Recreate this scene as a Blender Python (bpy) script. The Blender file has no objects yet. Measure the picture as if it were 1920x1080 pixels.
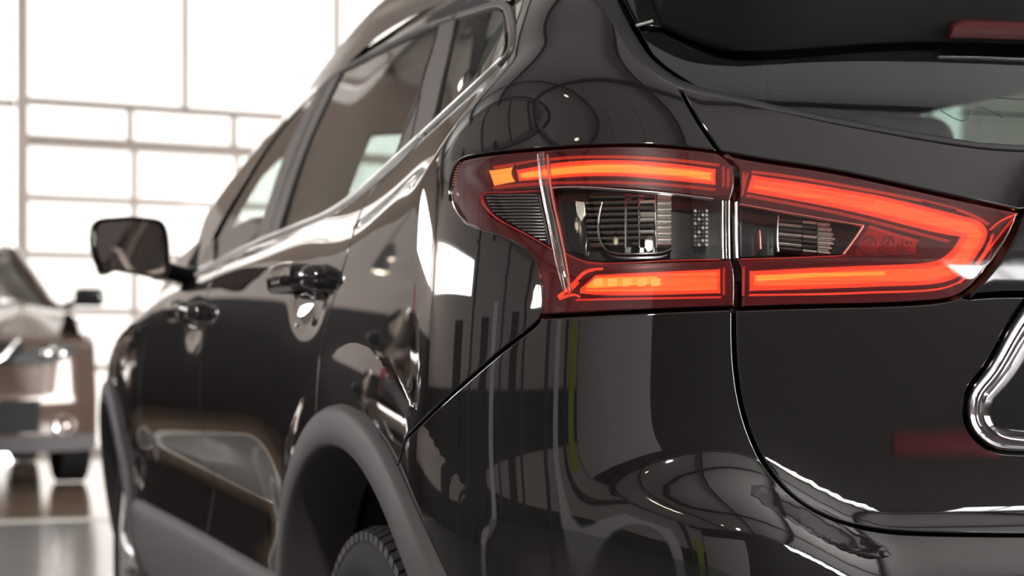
import bpy, math, random
import numpy as np
from mathutils import geometry as geo, Vector

random.seed(7)
SC = bpy.context.scene
COL = SC.collection
# ------------------------------------------------------------------ camera, sky, exposure
CAM = np.array([-1.486, -1.64, .907]); FPX = 3300.0; YAW = math.radians(19.3); HOR = 668.0
cam = bpy.data.cameras.new('camera'); camo = bpy.data.objects.new('camera', cam); COL.objects.link(camo)
cam.sensor_width = 36; cam.lens = FPX / 1920 * 36
cam.shift_y = (HOR - 540) / 1920
cam.clip_start = .05; cam.clip_end = 200
camo.location = CAM; camo.rotation_euler = (math.pi / 2, 0, -YAW)
cam.dof.use_dof = True; cam.dof.focus_distance = 1.88; cam.dof.aperture_fstop = 5.4
SC.camera = camo
wd = bpy.data.worlds.new('overcast_sky'); SC.world = wd; wd.use_nodes = True
wd.node_tree.nodes['Background'].inputs[0].default_value = (1, .98, .955, 1)
wd.node_tree.nodes['Background'].inputs[1].default_value = 26.0
SC.view_settings.view_transform = 'Standard'; SC.view_settings.look = 'None'
SC.view_settings.exposure = 0.0; SC.view_settings.gamma = 1.0; SC.view_settings.use_curve_mapping = False
SC.cycles.max_bounces = 10; SC.cycles.transparent_max_bounces = 16
SC.cycles.sample_clamp_indirect = 40.0
SC.cycles.caustics_reflective = False; SC.cycles.caustics_refractive = False

def area(name, loc, rot, sx, sy, power, col=(1, 1, 1)):
    l = bpy.data.lights.new(name, 'AREA'); l.shape = 'RECTANGLE'; l.size = sx; l.size_y = sy
    l.energy = power; l.color = col
    o = bpy.data.objects.new(name, l); COL.objects.link(o); o.location = loc; o.rotation_euler = rot
    return o
def portal(loc, rot, sx, sy):
    o = area('window_daylight', loc, rot, sx, sy, 1.0); o.data.cycles.is_portal = True; return o
# ------------------------------------------------------------------ body shape (one implicit surface) and the view through pixels

FWD=np.array([math.sin(YAW),math.cos(YAW),0.]); RGT=np.array([math.cos(YAW),-math.sin(YAW),0.])
def nspline(x,y):
    """natural cubic spline with linear extrapolation, vectorised"""
    x=np.array(x,float); y=np.array(y,float); n=len(x); h=np.diff(x)
    A=np.eye(n); r=np.zeros(n)
    for i in range(1,n-1):
        A[i,i-1]=h[i-1]; A[i,i]=2*(h[i-1]+h[i]); A[i,i+1]=h[i]
        r[i]=6*((y[i+1]-y[i])/h[i]-(y[i]-y[i-1])/h[i-1])
    m=np.linalg.solve(A,r)
    s0=(y[1]-y[0])/h[0]-h[0]*m[1]/6; s1=(y[-1]-y[-2])/h[-1]+h[-1]*m[-2]/6
    def f(q):
        q=np.asarray(q,float); c=np.clip(q,x[0],x[-1]); k=np.clip(np.searchsorted(x,c)-1,0,n-2)
        t=c-x[k]; w=x[k+1]-c; H=h[k]
        v=(m[k]*w**3+m[k+1]*t**3)/(6*H)+(y[k]/H-m[k]*H/6)*w+(y[k+1]/H-m[k+1]*H/6)*t
        return v+np.where(q<x[0],(q-x[0])*s0,0)+np.where(q>x[-1],(q-x[-1])*s1,0)
    return f
def sp(t,s):
    t=np.asarray(t)/s
    return s*(np.maximum(t,0)+np.log1p(np.exp(-np.abs(t))))
def sg(t): return .5*(1+np.tanh(np.asarray(t)*.5))
def ss(a,b,t):
    t=np.clip((np.asarray(t)-a)/(b-a),0,1); return t*t*t*(t*(6*t-15)+10)
WC=(.71,.36)            # rear wheel centre
FC=3.36
BY=[-0.2, 0.15, 0.379, 0.496, 0.595, 0.713, 0.824, 1.233, 1.512, 1.826, 2.123, 2.587, 2.987]; BZ=[1.31, 1.295, 1.26, 1.185, 1.165, 1.144, 1.13, 1.137, 1.136, 1.131, 1.122, 1.102, 1.062]
belt=nspline(BY,BZ)
w0=nspline([-.2,.3,.6,.9,1.3,2.4,3.0,3.5,3.9,4.2,4.45],[.865,.887,.898,.903,.905,.910,.920,.910,.865,.78,.64])
zt=nspline([.3,.5,.8,1.2,1.6,2.0,2.3,2.6,2.9,3.2,3.4,3.8,4.1,4.3,4.45],[1.46,1.51,1.56,1.59,1.60,1.59,1.565,1.48,1.36,1.22,1.12,1.05,.98,.90,.78])
P=2.4
def W(Y,z):
    t=z-(belt(Y)-.06)
    w=w0(Y)-.22*(z-.80)**2
    k=.88+.42*ss(.35,2.0,Y)
    w=w-k*sp(t,.010)+(k-.19)*sp(t-.06,.010)-.09*np.maximum(t,0)**2
    # door scallop and lower cladding lip
    d=ss(1.0,1.5,Y)*(1-ss(2.7,3.1,Y))
    w=w-d*.028*np.exp(-((z-.66)/.09)**2)+d*.012*sg((.53-z)/.012)
    w=w-1.6*np.maximum(.40-z,0)**2
    for yc in (WC[0],FC):
        r=np.hypot(Y-yc,z-WC[1])
        w=w+.020*(1-np.exp(-sp(.565-r,.004)/.15))*ss(.2,.40,z)
    for yc,zc in ((.985,.992),(2.05,.965)):
        w=w-.016*np.exp(-((Y-yc)/.075)**2-((z-zc)/.036)**2)
    return w
def R(X,z):
    ax=np.abs(X)
    y=.085+.30*sp(z-.985,.02)+.42*sp(z-1.20,.02)
    zs=.715+.075*ss(.40,.66,ax)
    y=y-.085*(1-.85*ss(.58,.80,ax))*sg((zs-.03-z)/.018)
    y=y+1.2*np.maximum(.42-z,0)**2
    return y+.12*ax**2
def F(p,parts=False):
    X=p[...,0];Y=p[...,1];z=p[...,2]
    a=W(Y,z)-np.abs(X); b=Y-R(X,z); c=zt(Y)-.05*(X/.6)**2-z
    ra=.27-.15*ss(1.12,1.35,z)
    qa=np.maximum(1-a/ra,0); qb=np.maximum(1-b/ra,0); qc=np.maximum(1-c/.08,0)
    if parts: return a,b,c
    return .25*(1-(qa**P+qb**P+qc**P)**(1/P))
def grad(p,e=.0015):
    g=[]
    for i in range(3):
        d=np.zeros(3); d[i]=e; g.append((F(p+d)-F(p-d))/(2*e))
    return np.stack(g,-1)
def normal(p):
    g=-grad(p); return g/np.linalg.norm(g,axis=-1,keepdims=True)
def ray(px,py):
    d=FWD+np.multiply.outer((np.asarray(px,float)-960)/FPX,RGT)+np.multiply.outer((HOR-np.asarray(py,float))/FPX,[0,0,1.])
    return d   # unit depth
def hit(px,py,off=0.,t0=.9,t1=7.,step=.01):
    d=ray(px,py); shp=d.shape[:-1]; d=d.reshape(-1,3)
    n=len(d); T=np.full(n,np.nan); act=np.ones(n,bool); t=t0
    while t<t1 and act.any():
        i=np.where(act)[0]; f=F(CAM+d[i]*t)-off; h=f>0
        T[i[h]]=t; act[i[h]]=False; t+=step
    lo=T-step; hi=T.copy()
    ok=~np.isnan(T)
    for _ in range(24):
        m=.5*(lo+hi); f=np.full(n,-1.); f[ok]=F(CAM+d[ok]*m[ok,None])-off
        hi=np.where(f>0,m,hi); lo=np.where(f>0,lo,m)
    return (CAM+d*hi[:,None]).reshape(shp+(3,))
def proj(p):
    q=p-CAM; z=q@FWD
    return np.stack([960+FPX*(q@RGT)/z,HOR-FPX*q[...,2]/z],-1),z
# ------------------------------------------------------------------ materials
def mat(name, col, rough=.5, metal=0., spec=.5, coat=0., bump=None, noise=None):
    m = bpy.data.materials.new(name); m.use_nodes = True
    nt = m.node_tree; b = nt.nodes['Principled BSDF']
    b.inputs['Base Color'].default_value = (*col, 1); b.inputs['Roughness'].default_value = rough
    b.inputs['Metallic'].default_value = metal; b.inputs['Specular IOR Level'].default_value = spec
    if coat: b.inputs['Coat Weight'].default_value = coat; b.inputs['Coat Roughness'].default_value = .02
    if bump or noise:
        tc = nt.nodes.new('ShaderNodeTexCoord'); n = nt.nodes.new('ShaderNodeTexNoise')
        n.inputs['Scale'].default_value = (bump or noise)[0]; n.inputs['Detail'].default_value = 4
        nt.links.new(tc.outputs['Object'], n.inputs['Vector'])
        if bump:
            bp = nt.nodes.new('ShaderNodeBump'); bp.inputs['Strength'].default_value = bump[1]; bp.inputs['Distance'].default_value = bump[2]
            nt.links.new(n.outputs[0], bp.inputs['Height']); nt.links.new(bp.outputs[0], b.inputs['Normal'])
        if noise:
            r = nt.nodes.new('ShaderNodeMix'); r.data_type = 'RGBA'
            r.inputs[6].default_value = (*[c * (1 - noise[1]) for c in col], 1); r.inputs[7].default_value = (*[min(1, c * (1 + noise[1])) for c in col], 1)
            nt.links.new(n.outputs[0], r.inputs[0]); nt.links.new(r.outputs[2], b.inputs['Base Color'])
    return m
def glass(name, tint, ior=1.5, rough=0., refl=(1, 1, 1), body=None, bodymix=.0):
    m = bpy.data.materials.new(name); m.use_nodes = True; nt = m.node_tree; nt.nodes.clear()
    o = nt.nodes.new('ShaderNodeOutputMaterial'); mx = nt.nodes.new('ShaderNodeMixShader')
    fr = nt.nodes.new('ShaderNodeFresnel')   # thin sheet: same index from either side
    ge = nt.nodes.new('ShaderNodeNewGeometry'); mr = nt.nodes.new('ShaderNodeMapRange'); mr.inputs[3].default_value = ior; mr.inputs[4].default_value = 1 / ior
    nt.links.new(ge.outputs['Backfacing'], mr.inputs[0]); nt.links.new(mr.outputs[0], fr.inputs[0])
    t = nt.nodes.new('ShaderNodeBsdfTransparent'); t.inputs[0].default_value = (*tint, 1)
    g = nt.nodes.new('ShaderNodeBsdfGlossy'); g.inputs['Roughness'].default_value = rough; g.inputs[0].default_value = (*refl, 1)
    src = t.outputs[0]
    if body:
        d = nt.nodes.new('ShaderNodeBsdfPrincipled'); d.inputs['Base Color'].default_value = (*body, 1); d.inputs['Roughness'].default_value = .3
        m2 = nt.nodes.new('ShaderNodeMixShader'); m2.inputs[0].default_value = bodymix
        nt.links.new(t.outputs[0], m2.inputs[1]); nt.links.new(d.outputs[0], m2.inputs[2]); src = m2.outputs[0]
    nt.links.new(fr.outputs[0], mx.inputs[0]); nt.links.new(src, mx.inputs[1]); nt.links.new(g.outputs[0], mx.inputs[2])
    nt.links.new(mx.outputs[0], o.inputs[0])
    return m
def emit(name, col, s, streak=0):
    m = bpy.data.materials.new(name); m.use_nodes = True; b = m.node_tree.nodes['Principled BSDF']
    b.inputs['Base Color'].default_value = (*[min(1, c) * .5 for c in col], 1); b.inputs['Roughness'].default_value = .3
    b.inputs['Emission Color'].default_value = (*col, 1); b.inputs['Emission Strength'].default_value = s
    if streak:   # moulded optics of the light guide: fine lengthwise streaks
        nt = m.node_tree; tc = nt.nodes.new('ShaderNodeTexCoord'); mp = nt.nodes.new('ShaderNodeMapping'); mp.inputs['Scale'].default_value = (8, 8, 420)
        n = nt.nodes.new('ShaderNodeTexNoise'); n.inputs['Scale'].default_value = 1.0; n.inputs['Detail'].default_value = 2
        r = nt.nodes.new('ShaderNodeMapRange'); r.inputs[1].default_value = .3; r.inputs[2].default_value = .7; r.inputs[3].default_value = s * (1 - streak); r.inputs[4].default_value = s * (1 + streak)
        nt.links.new(tc.outputs['Object'], mp.inputs[0]); nt.links.new(mp.outputs[0], n.inputs['Vector']); nt.links.new(n.outputs[0], r.inputs[0]); nt.links.new(r.outputs[0], b.inputs['Emission Strength'])
    return m
M = dict(
    paint=mat('black_gloss_paint', (.0085, .0075, .008), .03, spec=.62, coat=.7),
    gloss=mat('gloss_black_plastic', (.01, .01, .011), .07),
    gap=mat('matte_black_underbody', (.006, .006, .006), .9, spec=.1),
    liner=mat('black_felt_liner', (.03, .03, .032), .95, spec=.1),
    clad=mat('grey_grained_cladding', (.080, .075, .077), .55, spec=.2, bump=(900, .25, .0006)),
    trim=mat('satin_pillar_trim', (.10, .085, .088), .42, spec=.4),
    seal=mat('black_rubber_seal', (.012, .012, .012), .45),
    chrome=mat('chrome', (.88, .87, .86), .16, 1.),
    satin=mat('satin_chrome', (.97, .96, .95), .34, 1.),
    dchrome=mat('dark_chrome', (.45, .43, .45), .08, 1.),
    rubber=mat('tyre_rubber', (.018, .0178, .0182), .65, spec=.10, bump=(260, .15, .001)),
    tread=mat('sheen_tread_rubber', (.06, .058, .058), .36, spec=.75),  # bright sheen put into the colour: paler and glossier than the sidewall
    alloy=mat('silver_alloy', (.45, .44, .43), .28, 1.),
    mglass=mat('mirror_glass', (.62, .54, .50), .03, 1.),
    fabric=mat('dark_seat_fabric', (.045, .04, .038), .9, spec=.1, bump=(300, .4, .002)),
    liner2=mat('grey_headlining', (.20, .18, .17), .95, spec=.1),
    dash=mat('soft_black_dash', (.03, .028, .028), .6),
    gdark=glass('tinted_side_glass', (.50, .58, .55)),
    gmid=glass('side_glass', (.80, .88, .85)),
    grear=glass('privacy_rear_glass', (.42, .55, .52), 1.72),
    gwind=glass('windscreen_glass', (.82, .92, .89)),
    lens=glass('clear_lens', (.98, .98, .98), 1.36),
    rlens=glass('red_lens', (.66, .11, .115), 1.35, body=(.24, .014, .022), bodymix=.26),
    slens=glass('smoked_lens', (.86, .86, .86), 1.06),
    rhouse=mat('dark_red_housing', (.075, .012, .012), .25, coat=.4),
    chouse=mat('smoky_reflector_bowl', (.035, .036, .038), .22, .2),
    prism=mat('silver_prisms', (.92, .91, .89), .18, 1.),
    prismd=mat('smoky_prisms', (.22, .21, .205), .14, 1.),
    rprism=mat('red_reflector', (.95, .30, .25), .2, .7),
    glow=emit('red_light_guide', (1., .40, .14), 1.75, streak=.35),
    core=emit('orange_light_core', (1., 1.7, .22), 2.6, streak=.25),
    mid=emit('bright_red_guide', (1., .80, .16), 2.1, streak=.35),
    tick=emit('dim_red_tick', (1., .45, .2), .5),
    redge=mat('red_moulded_edge', (.45, .03, .03), .25),
    rim=emit('deep_red_guide_edge', (1., .30, .20), 1.15, streak=.3),
    hot=emit('led_hot_spot', (1., 1.9, .4), 3.2),
)
# ------------------------------------------------------------------ object helpers
MIRROR = []
def link(name, me, parent=None, m=None):
    o = bpy.data.objects.new(name, me); COL.objects.link(o)
    if parent is not None: o.parent = parent
    if m is not None: me.materials.append(m)
    return o
def empty(name, loc=(0, 0, 0), rz=0, parent=None):
    o = bpy.data.objects.new(name, None); COL.objects.link(o); o.location = loc; o.rotation_euler = (0, 0, rz)
    if parent is not None: o.parent = parent
    return o
def tag(o, label, cat, group=None):
    o['label'] = label; o['category'] = cat
    if group: o['group'] = group
    return o
def mesh(name, V, Fc, m, parent=None, smooth=True, normals=None, kind=None, angle=None):
    me = bpy.data.meshes.new(name); me.from_pydata([tuple(map(float, v)) for v in V], [], [tuple(int(i) for i in f) for f in Fc])
    me.update()
    if smooth: me.polygons.foreach_set('use_smooth', [True] * len(me.polygons))
    if angle is not None: me.set_sharp_from_angle(angle=math.radians(angle))
    if normals is not None: me.normals_split_custom_set_from_vertices([tuple(map(float, n)) for n in normals])
    o = link(name, me, parent, m)
    if kind: o['kind'] = kind
    return o
class MB:
    def __init__(s): s.V = []; s.F = []
    def add(s, V, Fc):
        k = len(s.V); s.V += [tuple(v) for v in V]; s.F += [tuple(i + k for i in f) for f in Fc]; return s
    def box(s, x0, x1, y0, y1, z0, z1):
        V = [(x, y, z) for x in (x0, x1) for y in (y0, y1) for z in (z0, z1)]
        return s.add(V, [(0, 1, 3, 2), (4, 6, 7, 5), (0, 4, 5, 1), (2, 3, 7, 6), (0, 2, 6, 4), (1, 5, 7, 3)])
    def rbox(s, x0, x1, y0, y1, z0, z1, r=.02, n=3):
        # box rounded on all edges: superellipsoid-ish grid projected
        c = [(x0 + x1) / 2, (y0 + y1) / 2, (z0 + z1) / 2]; h = [(x1 - x0) / 2, (y1 - y0) / 2, (z1 - z0) / 2]
        r = min(r, *[q * .999 for q in h]); k = len(s.V)
        for ax in range(3):
            for sg_ in (-1, 1):
                a, b = (ax + 1) % 3, (ax + 2) % 3
                def lin(q):
                    i = q - r
                    e = [-i - r * math.tan((n - t) * math.pi / 4 / n) for t in range(n + 1)]
                    return e + [-x for x in reversed(e)]
                A, B = lin(h[a]), lin(h[b]); base = len(s.V)
                for u in A:
                    for v in B:
                        p = [0, 0, 0]; p[ax] = sg_ * h[ax]; p[a] = u; p[b] = v
                        q = [max(-(h[j] - r), min(h[j] - r, p[j])) for j in range(3)]
                        d = [p[j] - q[j] for j in range(3)]; L = math.sqrt(sum(t * t for t in d)) or 1
                        s.V.append(tuple(c[j] + q[j] + d[j] / L * r for j in range(3)))
                w = len(B)
                for i in range(len(A) - 1):
                    for j in range(w - 1):
                        f = (base + i * w + j, base + (i + 1) * w + j, base + (i + 1) * w + j + 1, base + i * w + j + 1)
                        s.F.append(f if sg_ > 0 else f[::-1])
        return s
    def tube(s, pts, r, n=8, closed=False, cap=True):
        pts = [np.array(p, float) for p in pts]; k = len(s.V); N = len(pts)
        rr = r if hasattr(r, '__len__') else [r] * N
        up = None
        for i, p in enumerate(pts):
            a = pts[(i - 1) % N] if (i > 0 or closed) else p; b = pts[(i + 1) % N] if (i < N - 1 or closed) else p
            t = b - a; t /= np.linalg.norm(t) + 1e-12
            if up is None:
                up = np.array([0, 0, 1.]) if abs(t[2]) < .9 else np.array([1., 0, 0])
            u = up - t * (up @ t); u /= np.linalg.norm(u) + 1e-12; up = u; v = np.cross(t, u)
            for j in range(n):
                an = 2 * math.pi * j / n
                s.V.append(tuple(p + rr[i] * (math.cos(an) * u + math.sin(an) * v)))
        for i in range(N if closed else N - 1):
            for j in range(n):
                i2 = (i + 1) % N
                s.F.append((k + i * n + j, k + i * n + (j + 1) % n, k + i2 * n + (j + 1) % n, k + i2 * n + j))
        if cap and not closed:
            s.F.append(tuple(k + j for j in range(n))[::-1]); s.F.append(tuple(k + (N - 1) * n + j for j in range(n)))
        return s
    def lathe(s, prof, c, axis=0, n=48, a0=0, a1=2 * math.pi):
        # prof: (offset along axis, radius)
        k = len(s.V); full = abs(a1 - a0 - 2 * math.pi) < 1e-6; m_ = n if full else n + 1
        for i in range(m_):
            a = a0 + (a1 - a0) * i / n
            for (o, r) in prof:
                p = [0, 0, 0]; p[axis] = o; p[(axis + 1) % 3] = r * math.cos(a); p[(axis + 2) % 3] = r * math.sin(a)
                s.V.append(tuple(c[j] + p[j] for j in range(3)))
        w = len(prof)
        for i in range(n):
            i2 = (i + 1) % m_
            for j in range(w - 1):
                s.F.append((k + i * w + j, k + i2 * w + j, k + i2 * w + j + 1, k + i * w + j + 1))
        return s
    def build(s, name, m, parent=None, smooth=True, kind=None, angle=40):
        o = mesh(name, s.V, s.F, m, parent, smooth, kind=kind, angle=angle if smooth else None)
        import bmesh
        b = bmesh.new(); b.from_mesh(o.data); bmesh.ops.recalc_face_normals(b, faces=b.faces); b.to_mesh(o.data); b.free()
        return o
# ------------------------------------------------------------------ charts on the body surface
YC, XC = .62, -.32
def bis(base, d, off, smax=1.35, n=34):
    lo = np.zeros(len(base)); hi = np.full(len(base), smax)
    for _ in range(n):
        m_ = .5 * (lo + hi); f = F(base + d * m_[:, None]) - off
        lo = np.where(f > 0, m_, lo); hi = np.where(f > 0, hi, m_)
    return base + d * lo[:, None]
def side_inv(p):
    X, Y, z = p[..., 0], p[..., 1], p[..., 2]
    u = np.where(X > XC, -.25 * math.pi - (X - XC), np.where(Y >= YC, Y - YC, -.5 * np.arctan2(YC - Y, XC - X)))
    return np.stack([u, z], -1)
def side_surf(q, off=0.):
    u, v = q[:, 0], q[:, 1]; th = np.clip(-u / .5, 0, math.pi / 2)
    base = np.stack([np.where(u < -.25 * math.pi, XC + (-u - .25 * math.pi), XC), np.where(u > 0, YC + u, YC), v], -1)
    d = np.stack([-np.cos(th), -np.sin(th), 0 * u], -1)
    return bis(base, d, off)
def roof_inv(p):
    X, Y, z = p[..., 0], p[..., 1], p[..., 2]
    a = np.where(X < -.3, .6 * np.arctan2(z - .7, -.3 - X), .3 * math.pi + (X + .3))
    return np.stack([Y, a], -1)
def roof_surf(q, off=0.):
    Y, a = q[:, 0], q[:, 1]; an = np.clip(a / .6, -.3, math.pi / 2)
    base = np.stack([np.where(a > .3 * math.pi, -.3 + a - .3 * math.pi, -.3), Y, 0 * Y + .7], -1)
    d = np.stack([-np.cos(an), 0 * Y, np.sin(an)], -1)
    return bis(base, d, off)
CH = dict(side=(side_inv, side_surf), roof=(roof_inv, roof_surf))
def xsurf(Y, z, off=0.):
    Y = np.asarray(Y, float); z = np.asarray(z, float)
    return bis(np.stack([0 * Y - .32, Y, z], -1), np.tile([-1., 0, 0], (len(Y), 1)), off)
def crv(pts, step=9.):
    """smooth run through points, resampled"""
    p = np.array(pts, float)
    if len(p) == 2:
        n = max(1, int(np.hypot(*(p[1] - p[0])) / step)); t = np.linspace(0, 1, n + 1)[:, None]; return p[0] + (p[1] - p[0]) * t
    s_ = np.concatenate([[0], np.cumsum(np.sqrt(np.hypot(*np.diff(p, axis=0).T)))])
    fx, fy = nspline(s_, p[:, 0]), nspline(s_, p[:, 1])
    t = np.linspace(0, s_[-1], 40 * len(p)); q = np.stack([fx(t), fy(t)], -1)
    L = np.concatenate([[0], np.cumsum(np.hypot(*np.diff(q, axis=0).T))]); n = max(2, int(L[-1] / step))
    tt = np.interp(np.linspace(0, L[-1], n + 1), L, t)
    return np.stack([fx(tt), fy(tt)], -1)
def px(*runs, step=9., off=0., chart='side', raw=False):
    """pixel runs -> chart coordinates of the points seen on the body there"""
    P_ = np.concatenate([crv(r, step) if len(r) > 1 else np.array(r, float) for r in runs])
    H = hit(P_[:, 0], P_[:, 1], off)
    if np.isnan(H).any():
        print('MISS', P_[np.isnan(H[:, 0])][:5].round().tolist()); H = H[~np.isnan(H[:, 0])]
    return H if raw else CH[chart][0](H)
def p3(*pts, chart='side', n=12):
    """3D polyline on/near the body -> chart coordinates"""
    P_ = np.array(pts, float); out = []
    for a, b in zip(P_[:-1], P_[1:]): out.append(a + (b - a) * np.linspace(0, 1, n)[:, None])
    return CH[chart][0](np.concatenate(out))
def arcq(c, r, a0, a1, n=50, chart='side'):
    a = np.radians(np.linspace(a0, a1, n)); Y = c[0] + r * np.cos(a); z = c[1] + r * np.sin(a)
    return CH[chart][0](xsurf(Y, z))
def dedupe(q, e):
    out = [q[0]]
    for p in q[1:]:
        if np.hypot(*(p - out[-1])) > e: out.append(p)
    if np.hypot(*(out[0] - out[-1])) <= e: out.pop()
    return np.array(out)
def panel(name, q, m, parent, chart='side', off=0., gap=.0025, bev=.0016, lip=.03, grid=.014, center=False, mirror=False, kind=None, label=None, skin=False):
    inv, surf = CH[chart]
    q = dedupe(np.asarray(q, float), grid * .18)
    if center: cl = -.25 * math.pi - .32 if chart == 'side' else .3 * math.pi + .3
    nb = len(q)
    nx = np.roll(q, -1, 0)
    ar = .5 * (q[:, 0] * nx[:, 1] - nx[:, 0] * q[:, 1]).sum()
    if ar < 0: q = q[::-1].copy(); nx = np.roll(q, -1, 0)
    # interior grid
    x0, y0 = q.min(0); x1, y1 = q.max(0)
    gx, gy = np.meshgrid(np.arange(x0 + grid / 2, x1, grid), np.arange(y0 + grid / 2, y1, grid)); g = np.stack([gx.ravel(), gy.ravel()], -1)
    ins = np.zeros(len(g), bool); dm = np.full(len(g), 1e9)
    for a, b in zip(q, nx):
        c = (a[1] > g[:, 1]) != (b[1] > g[:, 1])
        with np.errstate(divide='ignore', invalid='ignore'):
            xi = (b[0] - a[0]) * (g[:, 1] - a[1]) / (b[1] - a[1]) + a[0]
        ins ^= c & (g[:, 0] < xi)
        ab = b - a; t = np.clip(((g - a) @ ab) / (ab @ ab + 1e-18), 0, 1); dm = np.minimum(dm, np.hypot(*(g - a - t[:, None] * ab).T))
    g = g[ins & (dm > max(.5 * grid, gap + bev + .001))]
    V2 = [Vector(map(float, p)) for p in np.concatenate([q, g])]
    vo, _, fo, ov, _, _ = geo.delaunay_2d_cdt(V2, [], [list(range(nb))], 1, 1e-7)
    q2 = np.array([(v.x, v.y) for v in vo]); idx = {}
    for k, o_ in enumerate(ov):
        for i in o_:
            if i < nb: idx[i] = k
    B = [idx[i] for i in range(nb) if i in idx]
    Pq = surf(q2, off); Nq = normal(Pq)
    bq = q2[B]; nbq = len(B)
    tn = np.roll(bq, -1, 0) - np.roll(bq, 1, 0); on = np.stack([tn[:, 1], -tn[:, 0]], -1); on /= np.linalg.norm(on, axis=1, keepdims=True) + 1e-12
    Pb, Nb = Pq[B].copy(), Nq[B]
    mv = surf(bq + on * 1e-3, off) - Pb; mv -= Nb * (mv * Nb).sum(1, keepdims=True); mv /= np.linalg.norm(mv, axis=1, keepdims=True) + 1e-12
    cen = np.abs(Pb[:, 0]) < 2e-3 if center else np.zeros(nbq, bool)
    gp = np.where(cen, 0, gap)[:, None]; bv = np.where(cen, 0, bev)[:, None]
    Pq[B] = Pb - mv * (gp + bv)
    if center: Pq[np.array(B)[cen], 0] = 0
    fs = []
    for f in fo:
        a, b, c = Pq[f[0]], Pq[f[1]], Pq[f[2]]
        fs.append(tuple(f) if np.dot(np.cross(b - a, c - a), Nq[f[0]]) > 0 else tuple(f)[::-1])
    V = list(Pq); N = list(Nq); k = len(V)
    c7 = (Nb + mv) / np.sqrt(2)
    if not skin:
        rings = [(Pb - mv * (gp + .3 * bv) - Nb * .3 * bv, c7), (Pb - mv * gp - Nb * bv, mv), (Pb - mv * gp - Nb * lip, mv)]
        prev = list(B)
        pn0 = Nb
        for (R_, n_) in rings:
            s_ = len(V); V += list(R_); N += list(n_); cur = list(range(s_, s_ + nbq))
            for i in range(nbq):
                j = (i + 1) % nbq
                if cen[i] and cen[j]: continue
                f = (prev[i], prev[j], cur[j], cur[i])
                A_ = np.cross(np.array(V[f[1]]) - V[f[0]], np.array(V[f[3]]) - V[f[0]])
                fs.append(f if np.dot(A_, n_[i]) > 0 else f[::-1])
            prev = cur
    V = np.array(V); N = np.array(N)
    if center:
        n0 = len(V); V = np.concatenate([V, V * [-1, 1, 1]]); N = np.concatenate([N, N * [-1, 1, 1]])
        fs += [tuple(i + n0 for i in f[::-1]) for f in fs]
    o = mesh(name, V, fs, m, parent, True, N, kind)
    if label: o['label'] = label
    if mirror: MIRROR.append(o)
    return o
def sweep(name, P_, N_, hw, ht, m, parent, mirror=False, n=6, closed=False, lift=0., kind=None):
    """half-round strip along points on a surface"""
    P_ = np.asarray(P_); N_ = np.asarray(N_); k = len(P_); V = []; Fc = []
    hw = np.broadcast_to(hw, k); T = np.gradient(P_, axis=0) if not closed else np.roll(P_, -1, 0) - np.roll(P_, 1, 0)
    T = T / (np.linalg.norm(T, axis=1, keepdims=True) + 1e-12); Bv = np.cross(T, N_); Bv /= np.linalg.norm(Bv, axis=1, keepdims=True) + 1e-12
    for i in range(k):
        for j in range(n + 1):
            a = math.pi * j / n; c = math.copysign(abs(math.cos(a)) ** .7, math.cos(a))
            V.append(P_[i] + Bv[i] * hw[i] * c + N_[i] * (ht * math.sin(a) ** .7 + lift if 0 < j < n else lift - .004))
    w = n + 1
    for i in range(k if closed else k - 1):
        i2 = (i + 1) % k
        for j in range(n): Fc.append((i * w + j, i * w + j + 1, i2 * w + j + 1, i2 * w + j))
    if not closed: Fc += [tuple(range(w)), tuple(range((k - 1) * w, k * w))[::-1]]
    b = MB(); b.V = [tuple(v) for v in V]; b.F = Fc
    o = b.build(name, m, parent, angle=60, kind=kind)
    if mirror: MIRROR.append(o)
    return o
def strip(name, pts, hwpx, ht, m, parent, off=0., mirror=False, step=9., lift=0.):
    P_ = px(pts, step=step, raw=True, off=off); d_ = ((P_ - CAM) @ FWD)
    return sweep(name, P_, normal(P_), hwpx * d_ / FPX, ht, m, parent, mirror, lift=lift)
# ================================================================== THE SHOWROOM
RM = dict(
    floor=mat('dark_polished_tile', (.17, .165, .16), .16, spec=.5, noise=(1.2, .15)),
    floor2=mat('brown_polished_stone', (.20, .14, .10), .12, spec=.5, noise=(2.0, .2)),
    strip=mat('pale_floor_strip', (.55, .52, .48), .3),
    ceil=mat('pale_ceiling_sheet', (.78, .76, .74), .8),
    steel=mat('dark_steel_truss', (.07, .065, .065), .6),
    wallb=mat('dark_rear_wall', (.06, .05, .052), .7),
    wallw=mat('white_wall_panel', (.72, .69, .70), .6),
    wallw2=mat('beige_wall', (.43, .375, .35), .8),
    brownw=mat('brown_wall', (.22, .17, .14), .8),
    dado=mat('dark_wall_cladding', (.026, .023, .024), .6),
    alu=mat('grey_brown_aluminium', (.30, .25, .225), .5, .2),
    red=mat('red_panel', (.35, .02, .03), .5),
    green=mat('lime_panel', (.35, .42, .03), .5),
    lamp=emit('lamp_diffuser', (1, .86, .62), 22.0),
    pane=glass('clear_pane', (.96, .97, .97)), milky=glass('milky_pane', (.275, .268, .262)),
)
def struct(o): o['kind'] = 'structure'; return o
def box(name, x0, x1, y0, y1, z0, z1, m, parent=None):
    o = MB().box(x0, x1, y0, y1, z0, z1).build(name, m, parent, smooth=False)
    if parent is None: struct(o)
    return o
XL, XR, YB, ZC = -11.0, 11.0, -8.0, 5.6
struct(mesh('floor', [(XL - 1, YB - 1, 0), (XR + 1, YB - 1, 0), (XR + 1, 8.3, 0), (XL - 1, 8.3, 0)], [(0, 1, 2, 3)], RM['floor'], smooth=False))
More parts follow.
